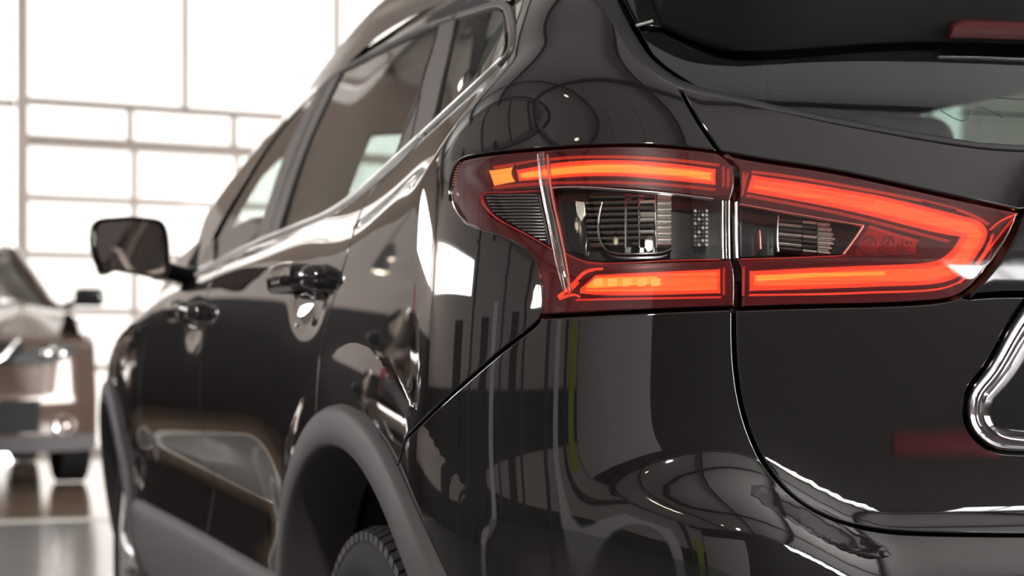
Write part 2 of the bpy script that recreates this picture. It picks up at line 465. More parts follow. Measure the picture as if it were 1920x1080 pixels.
struct(mesh('floor', [(XL - 1, 8.45, 0), (XR + 1, 8.45, 0), (XR + 1, 17, 0), (XL - 1, 17, 0)], [(0, 1, 2, 3)], RM['floor2'], smooth=False))
box('trim_1', XL, XR, 8.3, 8.45, -.05, .004, RM['strip'])
# glazed front wall, turned eight degrees to the car
WA = math.radians(8); W0 = CAM + 16 * FWD - 4.48 * RGT
def wl(name, s0, s1, d0, d1, z0, z1, m, parent=None):
    o = MB().box(s0, s1, d0, d1, z0, z1).build(name, m, parent, smooth=False)
    if parent is None: o.location = (W0[0], W0[1], 0); o.rotation_euler = (0, 0, WA); struct(o)
    return o
def frame_root(name):
    o = empty(name, (W0[0], W0[1], 0), WA); o['kind'] = 'structure'; return o
SL, SR = -6.8, 12.4
d1 = frame_root('door_1')
def grid(root, s0, s1, zs, ss_, tz, ts):
    for i, z in enumerate(zs): wl('rail', s0, s1, -.04, .04, z - tz[i] / 2, z + tz[i] / 2, RM['alu'], root)
    for s in ss_: wl('mullion', s - ts / 2, s + ts / 2, -.032, .032, zs[0], zs[-1], RM['alu'], root)
    for a, c in zip(zs[:-1], zs[1:]):
        sb = [s0] + list(ss_) + [s1]
        for e, f in zip(sb[:-1], sb[1:]): wl('pane', e, f, -.004, .004, a, c, RM['milky'], root)
grid(d1, .06, 4.2, [.03, .80, 1.32, 1.835, 2.355, 2.87], [1.06, 2.06, 3.1], [.06, .06, .06, .06, .06, .09], .045)
w1_ = frame_root('window_1'); grid(w1_, .06, 4.2, [2.90, 3.23], [1.02, 2.03, 3.05], [.05, .05], .05)
w2_ = frame_root('window_2'); grid(w2_, .06, 4.2, [3.24, ZC], [1.55, 3.09], [.05, .08], .05)
wl('trim_2', -.04, .058, -.10, .10, 0, ZC, RM['alu'])
w3_ = frame_root('window_3'); grid(w3_, -.24, -.05, [.1, 3.2, ZC], [], [.1, .06, .08], .06)
for z0, z1, m_ in ((0, 1.9, 'dado'), (1.9, 3.0, 'wallw2'), (4.3, ZC, 'brownw')): wl('wall_front', -11.4, -.24, -.1, .1, z0, z1, RM[m_])
wl('wall_front', -6.2, -.24, -.1, .1, 3.0, 3.5, RM['wallw2']); wl('wall_front', -6.2, -.24, -.1, .1, 3.5, 4.3, RM['brownw']); wl('wall_front', -11.4, -10.5, -.1, .1, 3.0, 4.3, RM['wallw2'])
w7_ = frame_root('window_7')
for z in (3.02, 4.28): wl('rail', -10.5, -6.2, -.04, .04, z - .03, z + .03, RM['alu'], w7_)
wl('pane', -10.5, -6.2, -.004, .004, 3.05, 4.25, RM['pane'], w7_)
d2 = frame_root('door_2'); grid(d2, 4.4, 8.6, [.03, .80, 1.32, 1.835, 2.355, 2.87], [5.4, 6.4, 7.5], [.06, .06, .06, .06, .06, .09], .045)
w4_ = frame_root('window_4'); grid(w4_, 4.4, 8.6, [2.90, 3.23, ZC], [5.95, 7.5], [.05, .05, .08], .05)
wl('trim_3', 4.2, 4.4, -.10, .10, 0, ZC, RM['alu'])
w9_ = frame_root('window_9'); grid(w9_, 8.6, SR, [.1, 2.2, 3.23, ZC], [9.6, 10.6, 11.6], [.1, .06, .06, .08], .05)
# side and back walls
def wall_with_windows(name, x, y0, y1, holes, z0, z1, m, wname, th=.2):
    ys = [y0] + [c for h in holes for c in h] + [y1]
    for i in range(0, len(ys), 2): box(name, x - th / 2, x + th / 2, ys[i], ys[i + 1], 0, ZC, m)
    for h in holes:
        box(name, x - th / 2, x + th / 2, h[0], h[1], 0, z0, m); box(name, x - th / 2, x + th / 2, h[0], h[1], z1, ZC, m)
        r = empty(wname, (x, 0, 0)); r['kind'] = 'structure'
        n = max(1, round((h[1] - h[0]) / 7.2)); t = np.linspace(h[0], h[1], n + 1)
        for s in t: MB().box(-.04, .04, s - .03, s + .03, z0, z1).build('mullion', RM['alu'], r, smooth=False)
        for z in (z0, z1): MB().box(-.04, .04, h[0], h[1], z - .03, z + .03).build('rail', RM['alu'], r, smooth=False)
        for a, c in zip(t[:-1], t[1:]): MB().box(-.004, .004, a, c, z0, z1).build('pane', RM['pane'], r, smooth=False)
wall_with_windows('wall_left', XL, YB, 15.2, [(-3.0, -2.2), (4.7, 13.2)], 3.0, 4.4, RM['wallw2'], 'window_5')  # narrow rear opening is added to light the tyre and streak the bumper
wall_with_windows('wall_right', XR, YB, 17.0, [(-6.5, 9.5)], 1.2, 5.2, RM['wallw2'], 'added_window_6')  # window band added on the unseen right side to brighten the room
box('wall_back', XL, XR, YB - .2, YB, 0, 4.5, RM['wallb']); box('wall_back', XL, 3.8, YB - .2, YB, 4.5, ZC, RM['wallb']); box('wall_back', 6.4, XR, YB - .2, YB, 4.5, ZC, RM['wallb'])
w8_ = empty('added_window_8', (0, YB, 0)); w8_['kind'] = 'structure'  # high window added for its white reflection in the tailgate garnish
for x in (3.8, 4.45, 5.1, 5.75, 6.4): MB().box(x - .03, x + .03, -.04, .04, 4.5, ZC).build('mullion', RM['alu'], w8_, smooth=False)
for x in (3.8, 4.45, 5.1, 5.75): MB().box(x, x + .65, -.004, .004, 4.5, ZC).build('pane', RM['pane'], w8_, smooth=False)
# unseen posts and dark skirting added along the left wall to streak the reflections
box('baseboard_left', XL + .1, XL + .16, YB, 13.2, 0, 1.05, RM['dado'])
for k, (y, w_, z1, m_) in enumerate([(-6.3, .25, ZC, 'steel'), (-5.2, .5, 3.2, 'wallw'), (-4.1, .3, ZC, 'steel'), (-1.6, .22, ZC, 'steel'), (-.6, .7, 2.6, 'dado'), (.7, .18, ZC, 'steel'), (1.5, .45, 2.9, 'wallw'), (2.6, .8, 2.3, 'dado'), (4.2, .22, ZC, 'steel'), (6.2, 1.2, 2.2, 'dado')]):
    box('trim_%d' % (40 + k), XL + .1, XL + .3, y - w_ / 2, y + w_ / 2, 0, z1, RM[m_])
portal((XL + .3, 8.95, 3.85), (0, -math.pi / 2, 0), 1.7, 8.5); portal((XR - .3, 1.5, 3.2), (0, math.pi / 2, 0), 4.0, 16.0)
ew = np.array([math.cos(WA), math.sin(WA)]); pc = W0[:2] + ew * 4.2 + np.array([math.sin(WA), -math.cos(WA)]) * .35
portal((pc[0], pc[1], 2.8), (-math.pi / 2, 0, WA), 9.0, 5.5)
# ceiling sheets on purlins and trusses
struct(mesh('ceiling', [(XL - .2, YB - .2, ZC), (XR + .2, YB - .2, ZC), (XR + .2, 17.5, ZC), (XL - .2, 17.5, ZC)], [(3, 2, 1, 0)], RM['ceil'], smooth=False))
for k, y in enumerate(np.arange(-6.9, 14, 4.7)):
    r = empty('trim_%d' % (4 + k), (0, y, 0)); r['kind'] = 'structure'
    MB().box(XL, XR, -.05, .05, ZC - .34, ZC - .04).build('beam_web', RM['steel'], r, smooth=False)
    MB().box(XL, XR, -.11, .11, ZC - .38, ZC - .34).build('beam_flange', RM['steel'], r, smooth=False)
for k, x in enumerate(np.arange(XL + 1.2, XR, 4.6)):
    box('trim_%d' % (14 + k), x - .05, x + .05, YB, 15, ZC - .12, ZC, RM['steel'])
# spot lamps hanging under the trusses
lampspec = [(-4.95, 13.3, 2.55, 'lowest lamp hanging near the front wall, mirrored beside the tail lamp'), (-4.4, 11.8, 2.2, 'low hanging lamp mirrored below the rear door handle'),
    (-1.71, 12.0, 4.98, 'high lamp mirrored in the small rear side window'), (-5.0, 9.0, 4.0, 'lamp hanging above the third car'), (-2.2, -4.2, 4.2, 'added spot lamp behind the black car, brightening its rear tyre'),
    (-4.1, -4.6, 5.0, 'lamp mirrored in the clear chamber of the outer tail lamp'), (-5.6, -3.1, 5.0, 'lamp nearest the left wall behind the black car')]
base = None
for x, y, z, lab in lampspec:
    if base is None:
        base = r = empty('ceiling_lamp', (x, y, z))
        MB().lathe([(.0, .10), (.02, .17), (.10, .16), (.22, .08), (.24, .0)], (0, 0, 0), 2, 24).build('lamp_shade', RM['steel'], r)
        MB().lathe([(.012, 0), (.012, .15)], (0, 0, 0), 2, 24).build('lamp_diffuser', RM['lamp'], r)
        MB().tube([(0, 0, .23), (0, 0, ZC - z - .1)], .012, 6).build('lamp_rod', RM['steel'], r)
    else:
        r = base.copy(); COL.objects.link(r); r.location = (x, y, z)
        for ch in base.children: c = ch.copy(); COL.objects.link(c); c.parent = r
    if x == -2.2:      # spot added behind the left corner to brighten the rear tyre tread
        sl = bpy.data.lights.new('added_tyre_spot', 'SPOT'); sl.energy = 1100; sl.color = (1, .93, .84); sl.spot_size = math.radians(30); sl.spot_blend = .5; sl.shadow_soft_size = .14
        so = bpy.data.objects.new('added_tyre_spot', sl); COL.objects.link(so); so.location = (x, y, z - .03)
        so.rotation_euler = Vector((-.9 - x, .8 - y, .5 - z)).to_track_quat('-Z', 'Y').to_euler()
    tag(r, lab, 'lamp', 'hanging showroom lamps')
# pale wall panel, lime strip and red board that the bodywork mirrors
box('wall_partition', -10.7, -3.3, YB + .02, YB + .16, 0, 3.9, RM['wallw'])
box('wall_partition', XL + .12, XL + .22, -7.5, -6.8, 0, 2.6, RM['green'])
for k, (x, w_, z0, z1) in enumerate([(2.9, 1.2, .02, .52)]):
    o = MB().rbox(x - w_ / 2, x + w_ / 2, -7.4, -7.3, z0, z1, .02).build('display_board', RM['red'])
    tag(o, 'low red display board standing at the back wall', 'board')
for k, (x, h) in enumerate([(-6.2, 2.4)]):
    o = MB().rbox(x - .12, x + .12, 13.5, 13.58, 0, h, .02).build('display_board', RM['red'])
    tag(o, 'tall red board near the left end of the front wall', 'board')
# ================================================================== THE BLACK CAR
car = empty('car', (0, 1.9, 0)); tag(car, 'glossy black sport utility vehicle seen from its rear left corner, tail lamps glowing red', 'car')
car.location = (0, 0, 0)
CS = -.25 * math.pi - .32           # chart coordinate of the centre line, rear
CR = .3 * math.pi + .3              # same on the roof chart
def toC(q, v=None): return np.concatenate([q, [[CS, q[-1, 1] if v is None else v]]])
def cat(*a): return np.concatenate([np.atleast_2d(x) for x in a])
r_ = lambda l: l[::-1]
# --- seams and outlines as seen in the photograph
S_quart_gate = [(1271, 158), (1288, 192), (1313, 235), (1346, 283)]
S_gate_bump = [(1376, 580), (1377, 660), (1388, 750), (1413, 830), (1445, 885), (1490, 932), (1555, 970), (1640, 993), (1720, 1000), (1920, 1003), (2180, 1003)]
S_quart_bump = [(1012, 594), (1008, 603), (960, 642), (900, 692), (850, 736), (795, 787), (760, 823)]
S_door_quart = [(784, 266), (740, 315), (697, 360), (668, 420), (650, 480), (632, 540), (614, 602), (598, 667)]
S_winbot = [(1271, 154), (1305, 168), (1400, 190), (1484, 210), (1655, 245), (1826, 273), (1920, 280), (2180, 294)]
S_dlo_low = [(365, 517), (430, 482), (480, 458), (540, 434), (600, 411), (650, 381), (690, 348), (740, 302), (790, 258), (860, 194), (925, 133), (950, 108), (963, 86)]
S_dlo_top = [(595, 168), (640, 130), (706, 94), (780, 55), (857, 27), (900, 15), (938, 7), (953, 14), (962, 48), (963, 86)]
S_aout = [(365, 517), (395, 450), (432, 383), (480, 305), (530, 236), (595, 168)]
L_out = dict(
    top=[(843, 372), (844, 345), (850, 318), (862, 302), (889, 293), (950, 285), (1019, 279), (1111, 273), (1231, 273), (1345, 284)],
    cut=[(1345, 284), (1362, 296), (1378, 312)], r1=[(1378, 312), (1380, 345), (1372, 378)], r2=[(1372, 378), (1372, 430), (1373, 484)], r3=[(1373, 484), (1380, 512), (1380, 577)],
    bot=[(1380, 577), (1162, 586), (1012, 594)],
    left=[(1012, 594), (1010, 545), (1004, 507), (990, 478), (971, 462), (933, 445), (888, 431), (862, 415), (849, 395), (843, 372)])
L_in = dict(
    top=[(1354, 288), (1440, 303), (1520, 315), (1607, 331), (1753, 363), (1860, 386), (1912, 397)],
    tip=[(1912, 397), (1903, 424), (1873, 477), (1823, 537)], bot=[(1823, 537), (1800, 553), (1773, 562), (1673, 570), (1507, 574), (1388, 578)],
    l1=[(1388, 578), (1389, 513), (1379, 486)], l2=[(1379, 486), (1378, 430), (1377, 380)], l3=[(1377, 380), (1386, 350), (1384, 318)], l4=[(1384, 318), (1370, 302), (1354, 288)])
RC = [(1935, 552), (1920, 569), (1885, 623), (1848, 689), (1818, 730), (1811, 776), (1822, 810), (1856, 839), (1920, 848), (2180, 850)]
arc = lambda r, a0, a1, n=40: arcq(WC, r, a0, a1, n)

# --- side and rear skin
arcA = arc(.479, 70, 180, 60)
# quarter panel: seam to the door, round the wheel arch, bumper seam, lamp, tailgate seam, window line
def near_arc(q, c=WC):
    p = side_surf(q[None] if q.ndim == 1 else q); return math.degrees(math.atan2(p[0, 2] - c[1], p[0, 1] - c[0]))
qd = px(S_door_quart); aD = near_arc(qd[-1]); qb = px(S_quart_bump); aB = near_arc(qb[-1])
quarter = cat(qd, arc(.479, aD - 1, aB, 30), r_(qb), px(r_(L_out['left'])), px(L_out['top']), px(r_(S_quart_gate)),
              px([(1271, 158), (1241, 146), (1203, 116), (1185, 95), (1155, 47), (1126, 0), (1095, -60)]),
              px([(1095, -60), (1020, -55), (958, -45)]), px([(958, -45), (965, 20), (965, 86)]), px([(963, 86), (950, 109), (925, 134), (860, 195), (788, 261)]))
panel('quarter_panel', quarter, M['paint'], car, gap=.0016, mirror=True, grid=.008)
# rear door
seamF = [(1.87, 1.13), (1.90, 1.05), (1.93, .9), (1.94, .7), (1.94, .55), (1.94, .36)]
qF = side_inv(xsurf([a for a, b in seamF], [b for a, b in seamF]))
qF = cat(*[qF[i] + (qF[i + 1] - qF[i]) * np.linspace(0, 1, 12)[:, None] for i in range(len(qF) - 1)])
sillq = side_inv(xsurf(np.linspace(1.94, 1.19, 40), np.full(40, .36)))
ylo = WC[1]; a_s = 0
rdoor = cat(px(S_dlo_low[2:9]), qd, arc(.479, aD - 1, 2, 40), side_inv(xsurf(np.full(4, 1.19), np.linspace(.36, .34, 4)))[:1], r_(sillq), r_(qF))
panel('rear_door_skin', rdoor, M['paint'], car, gap=.0016, mirror=True)
# front door
seamA = [(2.62, 1.075), (2.70, .95), (2.80, .80), (2.86, .6), (2.87, .36)]
qA = side_inv(xsurf([a for a, b in seamA], [b for a, b in seamA]))
qA = cat(*[qA[i] + (qA[i + 1] - qA[i]) * np.linspace(0, 1, 14)[:, None] for i in range(len(qA) - 1)])
fdoor = cat(r_(px([(365, 519), (430, 483), (480, 459), (500, 450)])), qA, side_inv(xsurf(np.linspace(2.86, 1.945, 50), np.full(50, .36))), r_(qF + [.004, 0]))
panel('front_door_skin', fdoor, M['paint'], car, gap=.0016, mirror=True)
# front wing
fw_top = side_inv(xsurf(np.linspace(2.66, 4.2, 60), zt(np.linspace(2.66, 4.2, 60)) - np.interp(np.linspace(2.66, 4.2, 60), [2.66, 3.0, 4.2], [.26, .16, .12])))
wing = cat(fw_top, side_inv(xsurf(np.full(12, 4.2), np.linspace(.84, .40, 12))), arcq((FC, WC[1]), .479, 5, 175, 60), r_(qA + [.004, 0]))
panel('front_wing', wing, M['paint'], car, gap=.0016, mirror=True, grid=.02)
# bonnet
by = np.linspace(2.98, 4.2, 40)
def roof_at(Y, X): 
    Y = np.asarray(Y, float); X = np.asarray(X, float)
    return np.stack([Y, np.where(X > -.3, CR + X, .6 * np.arctan2(zt(Y) - .05 * (X / .6) ** 2 - .7, -.3 - X))], -1)
fwt = side_surf(fw_top); fwt = fwt[fwt[:, 1] > 2.98]
bon = cat(roof_inv(fwt), roof_at(np.full(20, 4.2), np.linspace(-.7, 0, 20)), roof_at(np.full(20, 2.98), np.linspace(0, -.6, 20)))
panel('bonnet', bon, M['paint'], car, chart='roof', center=True, grid=.03)
# rear bumper
bz = .33
bump = cat(qb, arc(.479, aB, 183, 30), [[u, bz] for u in np.linspace(-.47, CS, 60)], [[CS, v] for v in np.linspace(bz, .70, 20)], r_(toC(px(S_gate_bump))), px(L_out['bot']))
panel('rear_bumper', bump, M['paint'], car, gap=.0022, bev=.0022, center=True, lip=.05, grid=.01)
# tailgate
gate_low = cat(px(L_in['bot'][::-1]), px([(1808, 556), (1860, 552), (1935, 552)]), toC(px(RC)), [[CS, v] for v in np.linspace(.80, .72, 5)], r_(toC(px(S_gate_bump)))) 
gl = px(L_in['bot'][::-1]); gl = gl[:-2]
gate_low = cat(gl, px([(1806, 557), (1860, 553), (1935, 552)]), toC(px(RC)), r_(toC(px(S_gate_bump))))
panel('tailgate_lower_skin', gate_low, M['paint'], car, gap=.0028, bev=.002, center=True)
wb = toC(px(S_winbot)); gtop = toC(px([(1914, 397), (1960, 391), (2060, 385), (2180, 380)]))
gate_up = cat(px(S_quart_gate), px(L_in['top']), gtop, r_(wb))
panel('tailgate_upper_skin', gate_up, M['paint'], car, gap=.0028, bev=.002, center=True)
garn = cat(gtop, r_(toC(px([(1808, 556), (1860, 551), (1935, 550), (2180, 548)]))), px([(1823, 541), (1873, 481), (1905, 426), (1914, 398)]))
panel('tailgate_garnish', garn, M['gloss'], car, gap=.0024, bev=.003, center=True, off=-.004)
# number plate recess with its bright rim
def inset(pts, d):
    p = crv(pts, 8); t = np.gradient(p, axis=0); t /= np.linalg.norm(t, axis=1, keepdims=True); return p + np.stack([t[:, 1], -t[:, 0]], -1) * np.reshape(d, (-1, 1))
rcp = crv(RC, 8); nrc = len(rcp)
rows = []
wfade = np.clip(np.linspace(1.35, .55, nrc), .55, 1.35)
for d, o_ in [(-1, .004), (2, -.004), (7, -.009), (13, -.008), (17, -.001), (22, .006), (27, .005), (33, .002), (40, .008), (47, .022), (56, .040), (66, .055)]:
    p = rcp + 0
    t = np.gradient(p, axis=0); t /= np.linalg.norm(t, axis=1, keepdims=True); nn = np.stack([t[:, 1], -t[:, 0]], -1)
    p = p + nn * d * wfade[:, None]
    rows.append(hit(p[:, 0], p[:, 1], o_))
V = np.concatenate(rows); nr = len(rows)
Fc = [(i * nrc + j, i * nrc + j + 1, (i + 1) * nrc + j + 1, (i + 1) * nrc + j) for i in range(nr - 1) for j in range(nrc - 1)]
b = MB(); b.add(V, Fc); b.add(V * [-1, 1, 1], [f[::-1] for f in Fc])
o = b.build('number_plate_surround', M['dchrome'], car, angle=70); o['label'] = 'bright chrome rim of number plate recess'
b = MB(); b.rbox(-.45, .45, .115, .135, .72, .93, .01); b.build('number_plate_recess', M['gloss'], car)

# --- rear window, seal, spoiler
glassL = px([(1305, 163), (1268, 139), (1228, 106), (1198, 57), (1162, -10), (1140, -60), (1120, -110)])
rw = cat(r_(glassL), px([(1305, 163), (1400, 186), (1484, 206), (1655, 240), (1826, 267), (1920, 274)]), px([(1920, 274), (2180, 288)]), [[CS, v] for v in (1.17, 1.3, 1.46)])
rw = cat(r_(glassL), px([(1305, 163), (1400, 186), (1484, 206), (1655, 240), (1826, 267), (1920, 274), (2180, 288)])); rw = toC(rw); rw = cat(rw, [[CS, v] for v in (1.25, 1.33, float(glassL[-1, 1]))])
panel('rear_window', rw, M['grear'], car, gap=.001, bev=.001, lip=.006, center=True)
P_ = px([(1098, -90), (1118, -45), (1140, 0), (1163, 45), (1193, 93), (1213, 117), (1252, 146), (1286, 162), (1360, 180), (1484, 209), (1655, 243), (1826, 270), (1920, 277), (2180, 291)], raw=True)
P_ = np.concatenate([P_, [[0, P_[-1, 1] - .002, P_[-1, 2]]]])
hw = np.interp(np.linspace(0, 1, len(P_)), [0, .2, .3, .45, 1], [.013, .010, .007, .005, .0045])
sweep('rear_window_seal', P_, normal(P_), hw, .0035, M['seal'], car, mirror=True, lift=-.003)
low = crv([(1236, 49), (1284, 70), (1340, 91), (1407, 98), (1527, 91), (1655, 82), (1783, 80), (1920, 84), (2180, 96)], 24)
PL = hit(low[:, 0], low[:, 1], -.006); PL = np.concatenate([PL, [[0, PL[-1, 1] - .003, PL[-1, 2] + .001]]])
sec = [(.03, .03), (0, 0), (-.006, .001), (-.010, .008), (-.016, .042), (-.032, .105), (-.046, .150), (-.052, .163), (-.050, .175), (-.03, .186), (.06, .215), (.15, .237), (.30, .25)]
rows = []
for i, p in enumerate(PL):
    t = min(1, i / 10); kx = (1 - t) * .02
    rows.append([p + [0, a * (.55 + .45 * t) if a < 0 else a, b_ * (.75 + .25 * t)] for a, b_ in sec])
b = MB(); w = len(sec); V = np.concatenate(rows)
Fc = [(i * w + j, i * w + j + 1, (i + 1) * w + j + 1, (i + 1) * w + j) for i in range(len(PL) - 1) for j in range(w - 1)] + [tuple(range(w))]
b.add(V, Fc); b.add(V * [-1, 1, 1], [f[::-1] for f in Fc]); sp_o = b.build('roof_spoiler', mat('black_spoiler_plastic', (.0085, .0085, .0085), .5, spec=.10), car, angle=50)
# side fin between spoiler and glass
fin = cat(px([(1240, 50), (1232, 0), (1222, -60)], off=-.012), px([(1222, -60), (1150, -55)], off=-.012), px([(1150, -55), (1180, 10), (1200, 46)], off=-.012))
panel('spoiler_side_fin', fin, M['gloss'], car, off=-.012, gap=0, lip=.012, grid=.01, mirror=True)
b = MB(); e = px([(1192, 48), (1207, 44), (1223, 39)], raw=True, off=-.016, step=6); b.tube(e, [.0012, .002, .003][:len(e)] if len(e) == 3 else .002, 8); b.build('fin_clip', M['chrome'], car)
# high brake light set into the spoiler
fx = low[:, 0]; i0 = np.argmin(np.abs(fx - 1786)); rows = []
zone = PL[i0 - 1:]
for i, p in enumerate(zone):
    k = 1.0 if i > 0 else .75
    rows.append([p + [.004 if i == 0 else 0, a, c] for a, c in [(-.007, .004), (-.013, .0035), (-.017, .008), (-.020, .016 * k), (-.021, .022 * k), (-.014, .026 * k)]])
V = np.concatenate(rows); w = 6
Fc = [(i * w + j, i * w + j + 1, (i + 1) * w + j + 1, (i + 1) * w + j) for i in range(len(zone) - 1) for j in range(w - 1)] + [tuple(range(w))]
b = MB(); b.add(V, Fc); b.add(V * [-1, 1, 1], [f[::-1] for f in Fc])
o = b.build('high_brake_light', mat('dark_red_lens', (.075, .012, .014), .2, coat=.6), car, angle=50); o['label'] = 'unlit dark red brake light under spoiler'
# aerial wires in the rear window
b = MB()
for l in ([(1762, 206), (1780, 217), (1800, 226), (1812, 224), (1826, 206), (1834, 201), (1846, 203), (1880, 220)], [(1868, 183), (1895, 185), (1935, 187)]):
    b.tube(px(l, raw=True, off=-.0006, step=5), .0005, 5)
b.build('aerial_wire', M['seal'], car)
for k in range(9):
    pass
# --- roof, pillars, rails
dlt = px(S_aout, chart='roof'); dlt2 = px([(595, 168), (640, 130), (706, 94), (780, 55), (857, 27), (900, 15), (940, 6), (957, 0), (958, -45)], chart='roof')
rear_edge = roof_inv(hit(np.array([958, 1000, 1060, 1098]), np.array([-45, -52, -58, -62.])))
re2 = hit(np.array([1098.]), np.array([-62.]))[0]
back = np.stack([np.linspace(re2[1], .47, 20), np.linspace(rear_edge[-1, 1], CR, 20)], -1)
hdrY, hdrX = 2.56, -.58
ws_left = np.stack([np.linspace(hdrY, 2.86, 24), roof_at(np.linspace(hdrY, 2.86, 24), np.linspace(hdrX, -.70, 24))[:, 1]], -1)
roofq = cat(dlt, dlt2, rear_edge[1:], back, np.stack([np.linspace(.47, hdrY, 40), np.full(40, CR)], -1), r_(roof_at(np.full(20, hdrY), np.linspace(hdrX, 0, 20))), ws_left, roof_inv(hit(np.array([352.]), np.array([512.]))))
panel('roof', roofq, M['paint'], car, chart='roof', center=True, gap=.001, lip=.03, grid=.02)
wsq = cat(ws_left, roof_at(np.full(20, 2.96), np.linspace(-.70, 0, 20)), r_(roof_at(np.full(20, hdrY), np.linspace(hdrX, 0, 20))))
panel('windscreen', wsq, M['gwind'], car, chart='roof', center=True, gap=0, lip=.004, grid=.04)
hl = roof_at(np.repeat(np.linspace(.62, 2.34, 30), 24), np.tile(np.linspace(-.55, .55, 24), 30)); 
Yh, Xh = np.meshgrid(np.linspace(.55, 2.55, 34), np.linspace(-.60, .60, 25), indexing='ij')
Vh = np.stack([Xh.ravel(), Yh.ravel(), (zt(Yh) - .05 * (Xh / .6) ** 2 - .022 - .10 * np.clip((np.abs(Xh) - .45) / .15, 0, 1) ** 2).ravel()], -1)
mesh('headlining', Vh, [(i * 25 + j, i * 25 + j + 1, (i + 1) * 25 + j + 1, (i + 1) * 25 + j) for i in range(33) for j in range(24)], M['liner2'], car)
# roof rail
ry = np.linspace(.62, 2.40, 50); rx = -.615 + .02 * ((ry - 1.3) / .8) ** 2
rz = zt(ry) - .05 * (rx / .6) ** 2 + .034 * ss(.60, .85, ry) * (1 - ss(1.3, 2.45, ry)) - .012
b = MB(); k0 = len(ry)
sec = [(-.030, -.07), (-.022, -.006), (-.012, .006), (0, .010), (.012, .006), (.016, -.006), (.014, -.03)]
for i in range(k0):
    for a, c in sec: b.V.append((rx[i] + a, ry[i], rz[i] + c))
w = len(sec); b.F += [(i * w + j, i * w + j + 1, (i + 1) * w + j + 1, (i + 1) * w + j) for i in range(k0 - 1) for j in range(w - 1)] + [tuple(range(w)), tuple(range((k0 - 1) * w, k0 * w))]
o = b.build('roof_rail', mat('satin_dark_rail', (.20, .18, .17), .22, .7), car); MIRROR.append(o)

# --- side windows, pillar trims, bright line
rdg = px([(639, 134), (706, 99), (765, 70), (823, 45)], [(823, 45), (812, 95), (798, 140), (783, 195), (765, 240), (744, 296)], [(744, 296), (719, 318), (690, 344), (661, 371), (617, 402), (563, 423), (521, 440)], [(521, 440), (552, 335), (590, 237), (639, 134)])
panel('rear_door_window', rdg, M['gdark'], car, off=.004, gap=0, lip=.004, mirror=True)
qg = px([(854, 36), (900, 23), (933, 17)], [(933, 17), (940, 22), (943, 55), (943, 88), (936, 106)], [(936, 106), (900, 144), (860, 185), (812, 230)], [(812, 230), (824, 170), (840, 105), (854, 36)])
panel('quarter_window', qg, M['gdark'], car, off=.003, gap=0, lip=.004, mirror=True)
fdg = px([(592, 172), (535, 236), (487, 305), (440, 383), (405, 448), (375, 512)], [(375, 512), (430, 480), (482, 455)], [(482, 455), (530, 305), (561, 234), (594, 172)])
panel('front_door_window', fdg, M['gmid'], car, off=.004, gap=0, lip=.004, mirror=True)
# triangle filler at the mirror foot
panel('mirror_triangle', px([(366, 516), (388, 465), (403, 446)], [(403, 446), (402, 495)], [(402, 495), (366, 516)]), M['gloss'], car, off=-.002, gap=0, lip=.004, grid=.02, mirror=True)
cp = px([(824, 45), (855, 30)], [(855, 30), (841, 100), (826, 165), (809, 228), (800, 245)], [(800, 245), (772, 270), (742, 298)], [(742, 298), (764, 240), (782, 195), (797, 140), (811, 95), (824, 45)])
panel('rear_door_pillar_trim', cp, M['trim'], car, off=-.001, gap=.0, bev=.002, lip=.006, mirror=True)
bp_ = px([(594, 170), (640, 132)], [(640, 132), (590, 237), (552, 335), (519, 442)], [(519, 442), (500, 450), (479, 458)], [(479, 458), (528, 305), (559, 236), (594, 170)])
panel('middle_pillar_trim', bp_, M['trim'], car, off=-.001, gap=.0, bev=.002, lip=.02, mirror=True)
for nm, l, hwp in (('pillar_seam', [(617, 152), (574, 242), (536, 340), (503, 448)], 2.2), ('pillar_seam', [(856, 30), (842, 100), (827, 165), (811, 228), (797, 250)], 4.2), ('pillar_seam', [(790, 178), (780, 225), (771, 268)], 1.2), ('window_edge_seal', [(822, 49), (809, 97), (795, 142), (781, 197), (763, 240), (744, 294)], 2.2), ('window_edge_seal', [(641, 137), (592, 238), (554, 336), (522, 438)], 3.), ('window_edge_seal', [(641, 136), (706, 101), (765, 72), (822, 47)], 2.2)):
    strip(nm, l, hwp, .002, M['seal'], car, mirror=True)
o = strip('window_bright_line', [(368, 515), (430, 481), (480, 456), (540, 432), (600, 408), (650, 378), (690, 346), (740, 301), (789, 256)], 4.0, .006, M['satin'], car, mirror=True); o['label'] = 'bright chrome line under the side windows'
strip('window_bright_line', [(793, 253), (860, 191), (925, 131), (945, 112)], 3.6, .006, M['satin'], car, mirror=True)
strip('window_frame_trim', [(938, 118), (956, 96), (960, 70), (957, 40), (951, 17), (940, 9), (900, 18), (860, 30)], 8.0, .004, M['trim'], car, mirror=True)
strip('window_frame_trim', [(853, 33), (780, 60), (706, 97), (640, 133), (597, 168)], 4.0, .004, M['trim'], car, mirror=True)
strip('door_frame_seam', [(861, 27), (863, 8), (866, -20)], 2.0, .0012, M['seal'], car, mirror=True)

